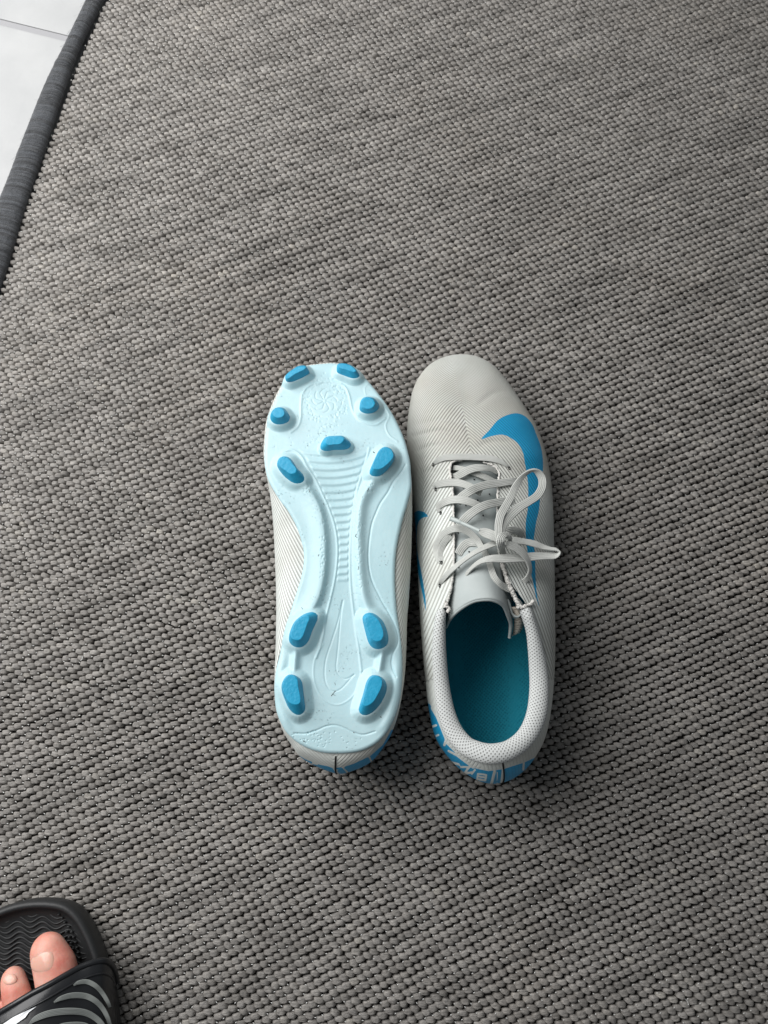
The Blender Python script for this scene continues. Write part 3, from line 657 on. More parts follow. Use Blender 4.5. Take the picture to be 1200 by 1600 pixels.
ribbon('lace', [(790, 849, .1045, 9), (798, 852, .1045, 12), (808, 857, .103, 12, 5), (818, 866, .100, 11.5, 15), (825.5, 878, .0960, 10, 30), (828, 891, .092, 8.5, 45), (824, 902, .089, 8, 40), (817, 910, .087, 8.5, 20), (811, 915, .084, 8, 10)], bootR, n=120)
ribbon('lace', [(780, 842, .1035, 10), (779, 830, .104, 11), (779.5, 818, .1035, 11.5), (783, 804, .1025, 11.5), (791, 789.5, .101, 11), (799, 775, .0995, 10.5, -5), (805, 761, .099, 10, -15), (813.5, 748, .0985, 8.5, -30), (823, 739, .098, 7, -50), (833, 734.8, .0975, 7.5, -80), (841, 738.5, .0965, 10, -40), (847, 748, .0955, 11.5, -12), (847, 761, .0955, 11.5, 0), (840, 774, .0965, 11.5), (827, 783.5, .0975, 11), (813, 792, .0985, 12), (800, 803, .0995, 12.5, 5), (791, 815, .101, 11, 15), (787, 827, .1025, 8, 30), (786, 838, .103, 7, 30)], bootR, n=260)
lace([(786, 836, .006, 9), (793, 830.5, .006, 12), (802, 828.5, .004, 12), (811, 831, .0025, 11), (816, 837, -.0005, 9)])
ribbon('lace', [(796, 845, .1035, 6), (796, 839, .1065, 8, -20), (790.5, 835.5, .109, 9, -20), (784, 838.5, .1105, 11), (782, 846, .110, 12.5), (783, 854, .106, 12), (784, 861, .100, 11), (788, 872, .096, 9)], bootR, n=90, thick=.0018)
# lace end with its plastic tip
lend = ribbon('lace', [(749, 829.5, .1015, 8), (757, 832, .102, 13.5), (768, 836, .103, 14.5), (780, 842, .103, 12)], bootR)
ag = cr(U([(704, 810), (720, 816.5), (749, 829.5)], [.0965, .0985, .1015]), 40)
rad = np.where(np.arange(40) < 14, .0018-.00002*np.arange(40), .00125)
V, Fc = tube(ag, rad, 10); mk('aglet', V, Fc, mAg, lend)
for x, y in ((676.5, 726), (795.5, 731.5), (681, 765), (688.5, 801.5), (690, 879), (687, 915), (811, 752)):
    z = SR.z(x, y, 3)+.0004; p = U1(x, y, z); a8 = np.arange(12)*2*math.pi/12
    ring = [np.stack([np.cos(a8)*r_*.8, np.sin(a8)*r_*1.3, 0*a8+dz_], 1)+p for r_, dz_ in ((.0010, -.0006), (.0010, .0004), (.0007, .0004), (.0006, -.0004))]
    mk('eyelet', np.stack(ring, 1), flip(grid_faces(12, 4, cn=True)), mDark, bootR)

# outsole of the upright boot and the studs it stands on
def plate_under(D, parent):
    nrm = D[:, 0:2]-D[:, 6:8]; nrm = nrm/np.linalg.norm(nrm, axis=1)[:, None]
    toe = sm((D[:, 1]-U1(0, 700, .02)[1])/.07)
    rows = []
    for off, dz in ((.0030, .0030), (.0036, .0005), (.0030, -.0030), (-.004, -.0048), (-.018, -.005)):
        rows.append(np.c_[D[:, 6:8]+nrm*off, D[:, 8]+dz])
    V = np.stack(rows, 1)
    n, m = V.shape[:2]; Fc = flip(grid_faces(n, m, cn=True)).tolist()
    V2 = V.reshape(-1, 3); Fc += [tuple(i*m+m-1 for i in range(n))[::-1]]
    mk('outsole', V2, Fc, mSole, parent)
plate_under(D, bootR)

# ------------------------------------------------------------------ upturned boot
LP = np.vstack([[(521, 566), (503, 567), (482, 569.5)], [(462, 576), (441, 600), (424, 637), (416, 667), (413, 700), (413.5, 726), (420, 752), (436, 779), (450, 798), (463, 822), (472, 850), (474.5, 872), (471, 898), (463, 925), (455, 950), (448, 972), (442, 997), (436, 1025), (430.5, 1048), (428.3, 1075), (430.5, 1107), (438.5, 1130), (450, 1148), (470, 1164), (496, 1174.5), (526, 1177.5), (560, 1174.5), (586, 1163), (604, 1145), (616, 1123), (624, 1098), (628, 1070), (629, 1040), (627.5, 1010), (624.5, 985), (619.5, 950), (617, 905), (619, 862), (627, 820), (637, 785), (643, 760), (642.5, 742), (640, 715), (630, 680), (612, 643), (587, 608), (563, 582), (541, 570)]])
def zplate(y): return np.interp(y, [560, 600, 660, 730, 800, 1000, 1120, 1185], [.0660, .0715, .0775, .0815, .0825, .0830, .0835, .0825])
outl = cr(LP, 420, True)
yc = outl[:, 1]; top = yc.min(); bot = yc.max()
NR, NC = 860, 240
vr = (1-np.cos(np.linspace(0.004, math.pi-.004, NR)))/2; vr = .75*vr+.25*np.linspace(0.0002, .9998, NR)
ys = top+(bot-top)*vr
it, ib = int(np.argmin(yc)), int(np.argmax(yc))
def side(i0, i1, step):
    idx = [i0]
    while idx[-1] != i1: idx.append((idx[-1]+step) % len(outl))
    return outl[idx]
# the outline starts at the toe and runs down the left side
s1 = side(it, ib, 1); s2 = side(it, ib, -1)
def mono(s):
    y = np.maximum.accumulate(s[:, 1]+np.arange(len(s))*1e-6); return y, s[:, 0]
y1, x1 = mono(s1); y2, x2 = mono(s2)
XL = np.interp(ys, y1, x1); XR = np.interp(ys, y2, x2)
if XL.mean() > XR.mean(): XL, XR = XR, XL
cq = np.linspace(-1, 1, NC); cq = .8*cq+.2*np.sin(cq*math.pi/2)
GX = (XL+XR)[:, None]/2+(XR-XL)[:, None]/2*cq[None]; GY = ys[:, None]+0*GX
pp = np.stack([GX.ravel(), GY.ravel()], 1); zpl = zplate(pp[:, 1])
mm = 2.28   # photo pixels per mm at the plate
hh = np.zeros(len(pp))
de = -sdf(pp, outl)
r_ = 2.6*mm
hh -= .0022*(1-np.sqrt(np.clip(1-(1-np.clip(de/r_, 0, 1))**2, 0, 1)))
# gentle dish across the plate
hh += -.0010*np.exp(-((pp[:, 0]-532)/42)**2)*sm((pp[:, 1]-690)/60)*sm((1110-pp[:, 1])/60)
# raised rim that swells round the heel
hh += .0012*np.exp(-((de-9)/6.)**2)*sm((pp[:, 1]-1000)/60)*sm((1150-pp[:, 1])/25)
# the two rails
railL = cr(np.array([(466, 742), (478, 760), (490, 778), (500, 800), (506, 834), (507, 867), (505, 899), (498, 932), (486, 956), (474, 975)], float), 120)
railR = cr(np.array([(590, 740), (580, 758), (569, 775), (563, 795), (560, 832), (561, 867), (563, 901), (569, 936), (578, 958), (586, 975)], float), 120)
for rl, sg in ((railL, 1), (railR, 1)):
    d, al_, sd_ = dline(pp, rl)
    right = (sd_ < 0)
    amp = .0036*sm(al_/.03+.15)*sm((1-al_)/.03+.15)
    wl = np.where(right, 6.5, 17.)
    if rl is railR: wl = np.where(right, 9.5, 9.)
    hh += amp*np.exp(-(d/wl)**2)
# ridge joining the paired heel studs
for a0, b0 in (((463, 1015), (460, 1050)), ((598, 1015), (592, 1050))):
    d, _, _ = dline(pp, np.array([a0, b0], float)); hh += .0032*np.exp(-(d/6.)**2)
# fine lines: (points, width px, height mm)
Z3 = lambda q: zo(q, 4.286, (400, 960)); Z1 = lambda q: zo(q, 4.615, (400, 550)); Z2 = lambda q: zo(q, 4.615, (400, 780))
lines = [
 (Z1([(250, 580), (300, 540), (322, 480), (325, 380), (335, 300), (380, 245), (450, 220), (570, 218), (640, 250), (672, 315), (690, 400), (720, 465), (770, 505), (860, 525), (930, 480)]), 1.6, .50),
 (Z1([(790, 310), (785, 260), (810, 225)]), 1.2, .2), (Z1([(930, 400), (960, 460), (935, 530), (960, 600), (1020, 645)]), 1.3, .3),
 ([(441, 707), (455, 703), (470, 712), (480, 730), (492, 748), (502, 768), (512, 790), (521, 815), (526, 840), (527, 867), (523.5, 901), (517, 932), (509, 965), (503, 1000), (494, 1028)], 1.7, .55),
 ([(577, 700), (572, 720), (564, 745), (558, 765), (554.5, 785), (549, 825), (547, 867), (547.5, 910), (551, 945), (556, 985), (561, 1018), (564.5, 1048)], 1.7, .45),
 ([(633.5, 726), (626, 739), (615, 752), (606, 769), (595, 785), (588, 800), (580, 823), (575.5, 867), (580, 903), (595, 936), (610, 962), (620, 985), (622, 1005), (614, 1022), (612, 1040), (619, 1058)], 1.4, -.5),
 ([(505, 1006), (492, 1030), (490, 1058), (498, 1083), (512, 1097), (530, 1101), (549, 1090), (561, 1070), (564.5, 1048)], 1.4, .24),
 ([(460, 1146), (479, 1146), (495, 1141), (509, 1135), (523, 1133), (537, 1137), (552.5, 1144.5), (568, 1148), (586, 1143)], 1.4, -.5),
 ([(536, 938), (532, 965), (529, 1000), (526, 1030), (525, 1042), (528, 1053), (536, 1060), (543, 1060), (553, 1054)], 1.1, -.32),
 ([(535, 938), (528, 970), (518, 1002), (509, 1030), (507, 1055), (511, 1072), (520, 1080), (533, 1076), (553, 1054)], 1.1, -.30),
 ([(424, 760), (437, 779), (450, 797), (463, 822), (472, 850)], 1.2, .3),
]
for q, wd, ht in lines:
    q = cr(np.asarray(q, float), 70); x0, y0 = q[:, :2].min(0)-8; x1_, y1_ = q[:, :2].max(0)+8
    m = (pp[:, 0] > x0) & (pp[:, 0] < x1_) & (pp[:, 1] > y0) & (pp[:, 1] < y1_)
    d, _, _ = dline(pp[m], q); hh[m] += ht/1000*np.exp(-(d/wd)**2)
# cross ribs of the arch: a saw profile, each rib bowed
lx_ = np.interp(pp[:, 1], [690, 712, 748, 768, 790, 815, 840, 867, 901, 915], [450, 474, 492, 502, 512, 521, 526, 527, 523.5, 522])
rx_ = np.interp(pp[:, 1], [690, 720, 745, 765, 785, 825, 867, 915], [580, 572, 564, 558, 554.5, 549, 547, 547.5])
cx_ = (lx_+rx_)/2
yy = pp[:, 1]+.0028*(pp[:, 0]-cx_-10)**2*-1*0+.09*(pp[:, 0]-cx_)-.0030*(pp[:, 0]-cx_)**2*-1
ph = ((yy-702)/11.6) % 1.0
saw = sm(np.where(ph < .62, ph/.62, (1-ph)/.38))
fade = sm((pp[:, 0]-lx_-2)/3)*sm((rx_-2-pp[:, 0])/3)*sm((pp[:, 1]-700)/14)*sm((912-pp[:, 1])/10)
hh += .00065*saw*fade
# pinwheel emblem and stippled ground
cxe, cye = 507.5, 626.0
for k in range(8):
    a0 = k*math.pi/4+.15; q = []
    for s in np.linspace(0, 1, 12):
        rr_ = 3+16*s; aa = a0+.15*s+.9*max(0, s-.72)/.28*.45; q.append((cxe+rr_*math.cos(aa), cye+rr_*math.sin(aa)*.95))
    q.append((q[-1][0]+2.6*math.cos(a0+2.0), q[-1][1]+2.6*math.sin(a0+2.0)))
    q = np.array(q); m = np.hypot(pp[:, 0]-cxe, pp[:, 1]-cye) < 26; d, _, _ = dline(pp[m], q); hh[m] += -.00032*np.exp(-(d/.95)**2)
d = np.abs(np.hypot(pp[:, 0]-cxe, (pp[:, 1]-cye)*1.02)-27); hh += -.00012*np.exp(-(d/1.0)**2)
for k in range(150):
    a0 = RNG.random()*6.28; r0 = 22+16*RNG.random(); x0, y0 = cxe+r0*math.cos(a0), cye+r0*math.sin(a0)*1.15
    m = (np.abs(pp[:, 0]-x0) < 4) & (np.abs(pp[:, 1]-y0) < 4)
    hh[m] += (-.00035 if k % 2 else .0002)*np.exp(-((pp[m, 0]-x0)**2+(pp[m, 1]-y0)**2)/(.8+RNG.random()))
# wear: nicks on rails, forefoot and heel
def nicks(cx, cy, sx, sy, n, s=1.0):
    for k in range(n):
        x0, y0 = cx+sx*RNG.normal(), cy+sy*RNG.normal(); m = (np.abs(pp[:, 0]-x0) < 5) & (np.abs(pp[:, 1]-y0) < 5)
        a0 = RNG.random()*3.14; u0 = (pp[m, 0]-x0)*math.cos(a0)+(pp[m, 1]-y0)*math.sin(a0); v0 = -(pp[m, 0]-x0)*math.sin(a0)+(pp[m, 1]-y0)*math.cos(a0)
        hh[m] += -.00045*s*np.exp(-(u0/(1.2*s))**2-(v0/.7)**2)
nicks(506, 860, 3, 45, 45); nicks(561, 870, 3, 40, 50); nicks(500, 690, 40, 12, 40, .8); nicks(500, 1160, 30, 7, 35, .8); nicks(520, 780, 25, 50, 35, .7); nicks(481, 766, 3, 4, 10, 1.3); nicks(577, 765, 2.5, 5, 9, 1.3); nicks(490, 1150, 14, 5, 25)
studs = []
def S_(s, o, out, topf): studs.append((zo(out, s, o), zo(topf, s, o)))
def ell(cx, cy, rx, ry, n=14): return [(cx+rx*math.cos(-i*2*math.pi/n), cy+ry*math.sin(-i*2*math.pi/n)) for i in range(n)]
S_(12, (420, 560), [(305, 340), (340, 290), (430, 220), (540, 150), (640, 130), (700, 145), (755, 240), (745, 280), (600, 380), (460, 450), (380, 465), (320, 430)], [(322, 360), (360, 305), (450, 235), (545, 175), (640, 148), (690, 155), (705, 185), (600, 240), (480, 300), (400, 365), (345, 385)])
S_(8.571, (500, 560), [(235, 80), (300, 65), (400, 85), (480, 145), (530, 225), (510, 265), (440, 280), (330, 235), (235, 190), (222, 150)], [(248, 85), (300, 72), (400, 93), (465, 140), (485, 172), (440, 180), (360, 155), (265, 125)])
S_(12, (420, 560), [(205, 915), (290, 935), (345, 1000), (395, 1090), (370, 1180), (300, 1225), (200, 1245), (110, 1230), (50, 1180), (25, 1110), (45, 1020), (110, 940)], ell(182, 1022, 112, 92))
S_(8.571, (500, 560), [(650, 515), (720, 530), (770, 580), (795, 635), (770, 690), (720, 730), (640, 748), (570, 730), (530, 690), (535, 600), (560, 545), (600, 520)], ell(642, 602, 92, 74))
S_(8, (410, 670), [(800, 100), (900, 88), (1000, 88), (1050, 125), (1100, 170), (1105, 210), (1060, 255), (960, 265), (870, 268), (800, 282), (745, 270), (722, 230), (745, 160)], [(818, 118), (900, 106), (990, 104), (1022, 128), (1000, 165), (955, 192), (890, 196), (830, 200), (795, 180), (795, 145)])
S_(8, (410, 670), [(270, 343), (340, 360), (390, 420), (440, 500), (500, 560), (528, 620), (510, 670), (440, 688), (370, 670), (280, 600), (220, 530), (182, 460), (190, 400), (225, 355)], [(270, 355), (330, 375), (375, 435), (425, 505), (410, 552), (345, 560), (290, 522), (230, 480), (200, 420), (225, 370)])
S_(10.909, (540, 680), [(690, 195), (770, 225), (820, 290), (838, 360), (800, 470), (730, 570), (640, 660), (560, 705), (480, 705), (420, 680), (405, 620), (440, 530), (500, 390), (560, 270), (620, 215)], [(690, 208), (765, 238), (805, 295), (810, 375), (740, 465), (640, 548), (560, 580), (475, 568), (458, 530), (505, 400), (565, 285), (625, 228)])
S_(10.909, (420, 930), [(740, 285), (810, 310), (840, 370), (800, 480), (740, 610), (690, 750), (640, 830), (560, 885), (470, 890), (390, 850), (345, 780), (345, 690), (380, 570), (440, 450), (540, 360), (640, 305)], [(640, 340), (700, 380), (650, 500), (600, 650), (550, 740), (480, 772), (400, 740), (372, 690), (405, 565), (462, 455), (545, 378)])
S_(10.909, (540, 930), [(400, 295), (480, 310), (560, 365), (640, 450), (700, 590), (730, 740), (710, 840), (640, 900), (540, 922), (450, 890), (390, 810), (350, 680), (310, 520), (285, 390), (320, 325)], [(380, 355), (450, 345), (540, 400), (600, 500), (640, 620), (640, 700), (600, 770), (520, 785), (440, 740), (400, 640), (350, 500), (330, 400)])
S_(10.909, (420, 1040), [(370, 147), (450, 165), (530, 220), (570, 300), (585, 430), (605, 580), (622, 740), (580, 815), (510, 848), (430, 820), (340, 730), (280, 600), (225, 450), (215, 350), (240, 260), (300, 175)], [(370, 160), (440, 178), (488, 235), (500, 360), (530, 500), (540, 620), (480, 665), (380, 645), (315, 585), (258, 450), (235, 345), (262, 245), (312, 188)])
S_(10.909, (540, 1040), [(500, 158), (590, 180), (660, 240), (700, 330), (690, 450), (630, 590), (540, 720), (440, 810), (350, 848), (270, 835), (220, 770), (250, 640), (300, 480), (350, 290), (400, 200), (450, 165)], [(500, 172), (580, 192), (622, 260), (608, 370), (540, 508), (470, 618), (390, 676), (325, 685), (288, 640), (325, 500), (375, 312), (425, 212)])
HS0, HS1 = .0048, .0112
plate_xy = U(pp, zpl)[:, :2]
stud_geo = []
for k, (out, topf) in enumerate(studs):
    yb = out[:, 1].mean(); zb = zplate(yb+10)
    O3 = U(cr(out, 40, True), zb+HS0); T3 = U(cr(topf, 40, True), zb+HS1)
    if k < 2: T3 = U(cr(topf, 40, True), zb+HS1-.001)
    # align starting points by angle round the centroid
    def byang(Q):
        c_ = Q.mean(0); a_ = np.arctan2(Q[:, 1]-c_[1], Q[:, 0]-c_[0]); i_ = np.argsort(a_); Q = Q[i_]; a_ = a_[i_]
        tt = np.linspace(-math.pi, math.pi, 40, endpoint=False)
        ax_ = np.r_[a_-2*math.pi, a_, a_+2*math.pi]; QQ = np.vstack([Q, Q, Q]); return np.stack([np.interp(tt, ax_, QQ[:, j]) for j in range(3)], 1)
    stud_geo.append((O3, byang(O3), byang(T3), zb))
    d = sdf(plate_xy, O3[:, :2]); rad_ = .0062 if k > 4 else .0048
    if k == 4: rad_ = .0026
    ped = HS0*(1-sm((d+.0002)/rad_)); kk_ = .0007; hh = kk_*np.log(np.exp(hh/kk_)+np.exp(ped/kk_)-1)
PZ = U(pp, zpl); PL = PZ.copy(); PL[:, 2] += hh
bootL_loc = U1(528, 880, 0)
bootL = empty('football_boot', (float(bootL_loc[0]), float(bootL_loc[1]), RZ), 'upturned pale football boot showing its light blue sole and blue studs', 'football boot', 'pair of football boots')
PG = PL.reshape(NR, NC, 3)
loop = np.vstack([PG[0, :], PG[1:-1, -1], PG[-1, ::-1], PG[1:-1, 0][::-1]])
nl = len(loop); cl_ = loop.mean(0)
V = [PG.reshape(-1, 3)]; idx = np.concatenate([np.arange(NC), (np.arange(1, NR-1)*NC+NC-1), (NR-1)*NC+np.arange(NC)[::-1], (np.arange(1, NR-1)*NC)[::-1]])
dirn = loop-cl_; dirn[:, 2] = 0; dirn /= np.linalg.norm(dirn, axis=1)[:, None]
s_in = []
for off, dz in ((.0001, -.0016), (-.0006, -.0034), (-.004, -.0048)):
    q = loop+dirn*off; q[:, 2] += dz; s_in.append(q)
V = np.vstack([PG.reshape(-1, 3)]+s_in)
Fc = flip(grid_faces(NR, NC)).tolist() if False else grid_faces(NR, NC)
base = NR*NC; ring = [idx, base+np.arange(nl), base+nl+np.arange(nl), base+2*nl+np.arange(nl)]
fs = [Fc]
for a_, b_ in zip(ring[:-1], ring[1:]):
    fs.append(np.stack([a_, np.roll(a_, -1), np.roll(b_, -1), b_], 1)[:, ::-1])
Fc = np.vstack(fs)
# orient so that the top faces up
t0 = PG[400, 100]; up = np.cross(PG[401, 100]-t0, PG[400, 101]-t0)[2] > 0
# grid_faces order is (row, row+1): normal = e_row x e_col
if not up: Fc[:, :] = Fc[:, ::-1]
soleL = mk('outsole', V, np.ascontiguousarray(Fc), mSole, bootL)
for k, (O3, Ob, Tb, zb) in enumerate(stud_geo):
    c_ = Tb.mean(0); low = Ob.copy(); low[:, 2] = zb+HS0-.0012; cO = Ob.mean(0)
    dzt = (.001 if k < 2 else 0); zt_ = zb+HS1-dzt
    def mixz(f, z): q = Ob*(1-f)+Tb*f; q[:, 2] = z; return q
    rows = [low, Ob, mixz(.05, zb+HS0+.0005), mixz(.90, zt_-.0006), mixz(.975, zt_-.00015)]
    for f, dz in ((.0, .0), (.03, .00006), (.10, .00008), (.5, .0001)):
        q = Tb+(c_-Tb)*f; q[:, 2] = zt_+dz; rows.append(q)
    V = np.stack(rows, 1)
    n_, m_ = V.shape[:2]; Fc = grid_faces(n_, m_, cn=True).tolist()+[tuple(i*m_+m_-1 for i in range(n_))]
    o = mk('stud', V, Fc, mStud, bootL)
    if k in (2, 3): o['label'] = 'small round blue stud'
    if k == 4: o['label'] = 'short blue bar stud in the middle of the forefoot'

SP = Surf(PG[::2, ::2])
Vs, Fs, cnt = [], [], 0
for q, wd in ([[(583, 706), (585, 707.5)], .0006], [[(454, 695.5), (455, 696)], .0003], [[(480, 696), (481.5, 697)], .0003], [[(474, 1157.5), (475.5, 1158.5)], .0006], [[(514, 1048), (515, 1048.4)], .0004],
              [[(594, 1120), (596, 1120.6)], .0004], [[(552, 1144), (553.5, 1145)], .0003], [[(517.5, 1087.5), (520.5, 1083.5), (524, 1079.5)], .0003], [[(523, 1066.5), (524, 1070.5)], .0002], [[(520, 1085), (524, 1086.5)], .0002],
              [[(482, 764), (484, 769)], .0003], [[(576, 763), (574, 767)], .0003], [[(557, 834), (555, 838), (558, 840)], .0003], [[(497, 869), (498.5, 866)], .0003], [[(560, 885), (560.5, 890)], .0002], [[(471, 949), (473, 952)], .0002], [[(602, 882), (604, 883)], .0002], [[(536, 720), (538, 721)], .0002], [[(505, 786), (506, 789)], .0002]):
    P3 = np.array([U1(x, y, SP.z(x, y, 1.6)+.00005) for x, y in q])
    v, f = tube(P3, wd*.6, 6); Fs += [tuple(i_+cnt for i_ in g_) for g_ in f]; cnt += len(v); Vs.append(v)
mk('scuff_marks', np.vstack(Vs), Fs, mDark2, bootL, kind='stuff')
# upper of the upturned boot, hanging below the plate
Lmap = [(521, 567), (497, 569), (474, 575), (455, 588), (440, 607), (427, 636), (418, 664), (415, 692), (414, 712), (415, 724), (417, 740), (420, 758),
        (424, 785), (427.5, 823), (429.5, 862), (431, 900), (432, 932), (432.5, 965), (432.5, 1010), (433, 1052), (436, 1095), (443, 1136), (457, 1164), (478, 1188),
        (524, 1208), (552, 1204), (580, 1190), (600, 1166), (613, 1143), (624, 1108), (632, 1058), (635, 1010), (636, 972), (638.5, 940),
        (641, 900), (642.5, 868), (643.5, 832), (644, 797), (643.5, 763), (641.5, 742), (639, 725), (635, 704),
        (629, 686), (620, 666), (611, 651), (594, 628), (577, 604), (558, 584), (540, 572)]
Lmap = np.array(Lmap, float); Lmap[:, 1] += 5*np.clip((640-Lmap[:, 1])/60, 0, 1); assert len(Lmap) == NS, (len(Lmap), NS)
zWl = np.interp(Lmap[:, 1], [560, 650, 800, 1050, 1210], [.052, .058, .058, .054, .048])
WL = U(Lmap, zWl)
BLpx = np.array([outl[np.argmin(np.abs(outl[:, 1]-p[1])+(np.abs(outl[:, 0]-p[0]))*.7)] for p in Lmap])
BL = U(BLpx, zplate(BLpx[:, 1])-.0030)
cB = BL[:, :2].mean(0)
BLi = BL.copy(); dd = cB-BL[:, :2]; BLi[:, :2] += dd/np.linalg.norm(dd, axis=1)[:, None]*.0015
TLv = (Tp-Wp); shift = WL.mean(0)-Wp.mean(0)
TL3 = WL[:, :2]+TLv[:, :2]*1.0
zTL = np.interp(Tp[:, 2], [.050, .060, .070, .078, .0945], [.024, .020, .012, .010, .0045])
DL = cr(np.c_[WL, TL3, zTL, BLi[:, :2], BLi[:, 2], ST[:, 7], TL3, zTL], NU, True)
SL = shell_points(DL)
pxl = PX(SL); pfl = pxl.reshape(-1, 2)
rowl = -SL[..., 1]
ribL = (rowl+(np.abs(SL[..., 0]-U1(530, 800, .06)[0]))*1.6+(.08-SL[..., 2])*1.0)/1.9
bandL = np.array([(455, 1172), (477, 1186.5), (500, 1195), (521, 1199), (535, 1199), (552.5, 1193.5), (579, 1181), (598, 1164), (612, 1140), (650, 1140), (650, 1260), (430, 1260)], float)
bl = -sdf(pfl, bandL).reshape(SL.shape[:2]); heelL = (PX(DL[:, 0:3])[:, 1] > 1120)[:, None] & (SL[..., 2] > .012) & (SL[..., 2] < .075) & (vidx > 4)
bl = np.where(heelL, bl, -9)
for a_, b_, w_ in (((520, 455), (560, 510), 10), ((600, 450), (650, 500), 8), ((480, 440), (560, 470), 5), ((840, 360), (860, 400), 8), ((330, 415), (380, 425), 6)):
    sg = zo([a_, b_], 5.714, (430, 1120)); e, _, _ = dline(pfl, sg); bl = np.minimum(bl, (e-w_/6.).reshape(bl.shape))
ampL = np.where(rowl > -U1(0, 1060, .05)[1], .3, .8)
owL = outward(SL, SL.reshape(-1, 3).mean(0))
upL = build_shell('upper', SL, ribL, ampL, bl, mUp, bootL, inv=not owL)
seamline((526, 1207), None, 0, 0, DL, SL, bootL, flipz=True)
# its lining, closing the opening from inside
V = np.stack([np.c_[DL[:, 3:5]+(SL.reshape(-1, 3).mean(0)[:2]-DL[:, 3:5])*f*.5, DL[:, 5]+.002+.045*math.sin(f*math.pi/2)] for f in np.linspace(0, 1, 10)], 1)
mk('lining', V, flip(grid_faces(NU, 10, cn=True)).tolist()+[tuple(i*10+9 for i in range(0, NU))], mLin, bootL)
# studs under the upright boot: the same studs, turned over
off = U1(757, 900, .01)-U1(528, 900, .08)
for k, (O3, Ob, Tb, zb) in enumerate(stud_geo):
    zt = .0155 if k > 4 else .018
    def mp(Q, z):
        q = Q.copy(); q[:, 0] = Q[:, 0]*1.02+off[0]+.002; q[:, 1] = Q[:, 1]*1.02-.004; q[:, 2] = z; return q
    V = np.stack([mp(Ob, zt), mp(Ob, .010), mp(Tb, .0046)], 1); c_ = V[:, 2].mean(0)
    Fc = flip(grid_faces(40, 3, cn=True)).tolist()+[tuple(i*3+2 for i in range(40))[::-1]]
    mk('stud', V, Fc, mStud, bootR)

# ------------------------------------------------------------------ slide sandal
slide = empty('slide_sandal', tuple(float(x) for x in U1(60, 1600, 0)[:2])+(RZ,), 'black rubber slide sandal with grey striped strap at the bottom left corner', 'sandal')
SO = np.array([(67, 1400), (100, 1402), (120, 1410), (137, 1427), (150, 1450), (160, 1473), (168, 1497), (177, 1525), (183, 1558), (187, 1600), (185, 1680), (172, 1800), (160, 1950), (148, 2060), (110, 2140), (50, 2160), (-10, 2140), (-50, 2060), (-65, 1950), (-80, 1800), (-95, 1680), (-97, 1600), (-85, 1540), (-60, 1480), (-30, 1440), (0, 1418), (33, 1405)], float)
so = cr(SO, 260, True)+[-1, 2]; ZT = .019
top3 = U(so, ZT)
def inset(P, d):
    T = np.roll(P, -1, 0)-np.roll(P, 1, 0); nn = np.stack([T[:, 1], -T[:, 0]], 1); nn /= np.linalg.norm(nn, axis=1)[:, None]
    c_ = P.mean(0); s_ = np.sign(((P[:, :2]-c_[:2])*nn).sum()); Q = P.copy(); Q[:, :2] -= nn*s_*d; return Q
rows = []
for d, z in ((.0065, RZ-.0005), (.003, RZ+.003), (.0005, .016), (0, .024), (.0004, .028), (.0016, .0298), (.0034, .0302), (.0048, .0290), (.0058, .0262), (.0078, .0238), (.012, .0224), (.020, .0215)):
    q = inset(top3, d); q[:, 2] = z; rows.append(q)
V = np.stack(rows, 1); n_, m_ = V.shape[:2]
gf = grid_faces(n_, m_, cn=True); t0 = V[0, 6]
Vf = V.reshape(-1, 3)
a_, b_, c_2, d_ = [Vf[gf[10*(m_-1)+m_-2][k]] for k in range(4)]
if np.cross(b_-a_, d_-a_)[2] < 0: gf = flip(gf)
capr = [i*m_+m_-1 for i in range(n_)]
cc_ = Vf[capr]; ar = sum(cc_[i, 0]*cc_[(i+1) % n_, 1]-cc_[(i+1) % n_, 0]*cc_[i, 1] for i in range(n_))
mk('footbed', Vf, gf.tolist()+[tuple(capr) if ar > 0 else tuple(capr[::-1])], mBlk, slide)
# wavy grip ridges
Vs, Fs = [], []; cnt = 0
fb = U(inset(top3, 0)[:, :2], 0)[:, :2] if False else inset(top3, .0085)[:, :2]
for r in range(13):
    y0 = 1428+8.2*r; xs = np.linspace(-70, 165, 150)
    q = np.stack([xs, y0+4.6*np.sin(xs/6.3+.4*math.sin(r))+(xs-40)**2*.0010], 1)
    P3 = U(q, .0226); ins = sdf(P3[:, :2], fb) < 0
    run = []
    for i_ in range(len(q)+1):
        if i_ < len(q) and ins[i_]: run.append(P3[i_])
        else:
            if len(run) > 6:
                pth = np.array(run); v, f = tube(pth, .0007*np.sin(np.linspace(.25, math.pi-.25, len(pth)))**.3, 6)
                Fs += [tuple(x+cnt for x in g_) for g_ in f]; cnt += len(v); Vs.append(v)
            run = []
mk('grip_ridges', np.vstack(Vs), Fs, mBlk, slide, kind='stuff')
for i_ in range(14):
    x, y = [(101, 1441), (107, 1448), (112, 1456), (115, 1464), (118, 1472), (120, 1480), (122, 1488), (124, 1496), (97, 1434), (92, 1429), (104, 1456), (108, 1464), (111, 1473), (114, 1482)][i_]
    p = U1(x, y, .0242); V = [p+np.array([math.cos(a)*.0011*s, math.sin(a)*.0007*s, h_]) for s, h_ in ((1, -.001), (.9, .0006), (.4, .0011)) for a in np.arange(8)*math.pi/4]
    mk('grip_nub', V, [(k+8*r, (k+1) % 8+8*r, (k+1) % 8+8*r+8, k+8*r+8) for r in range(2) for k in range(8)]+[tuple(range(16, 24))], mBlk, slide)
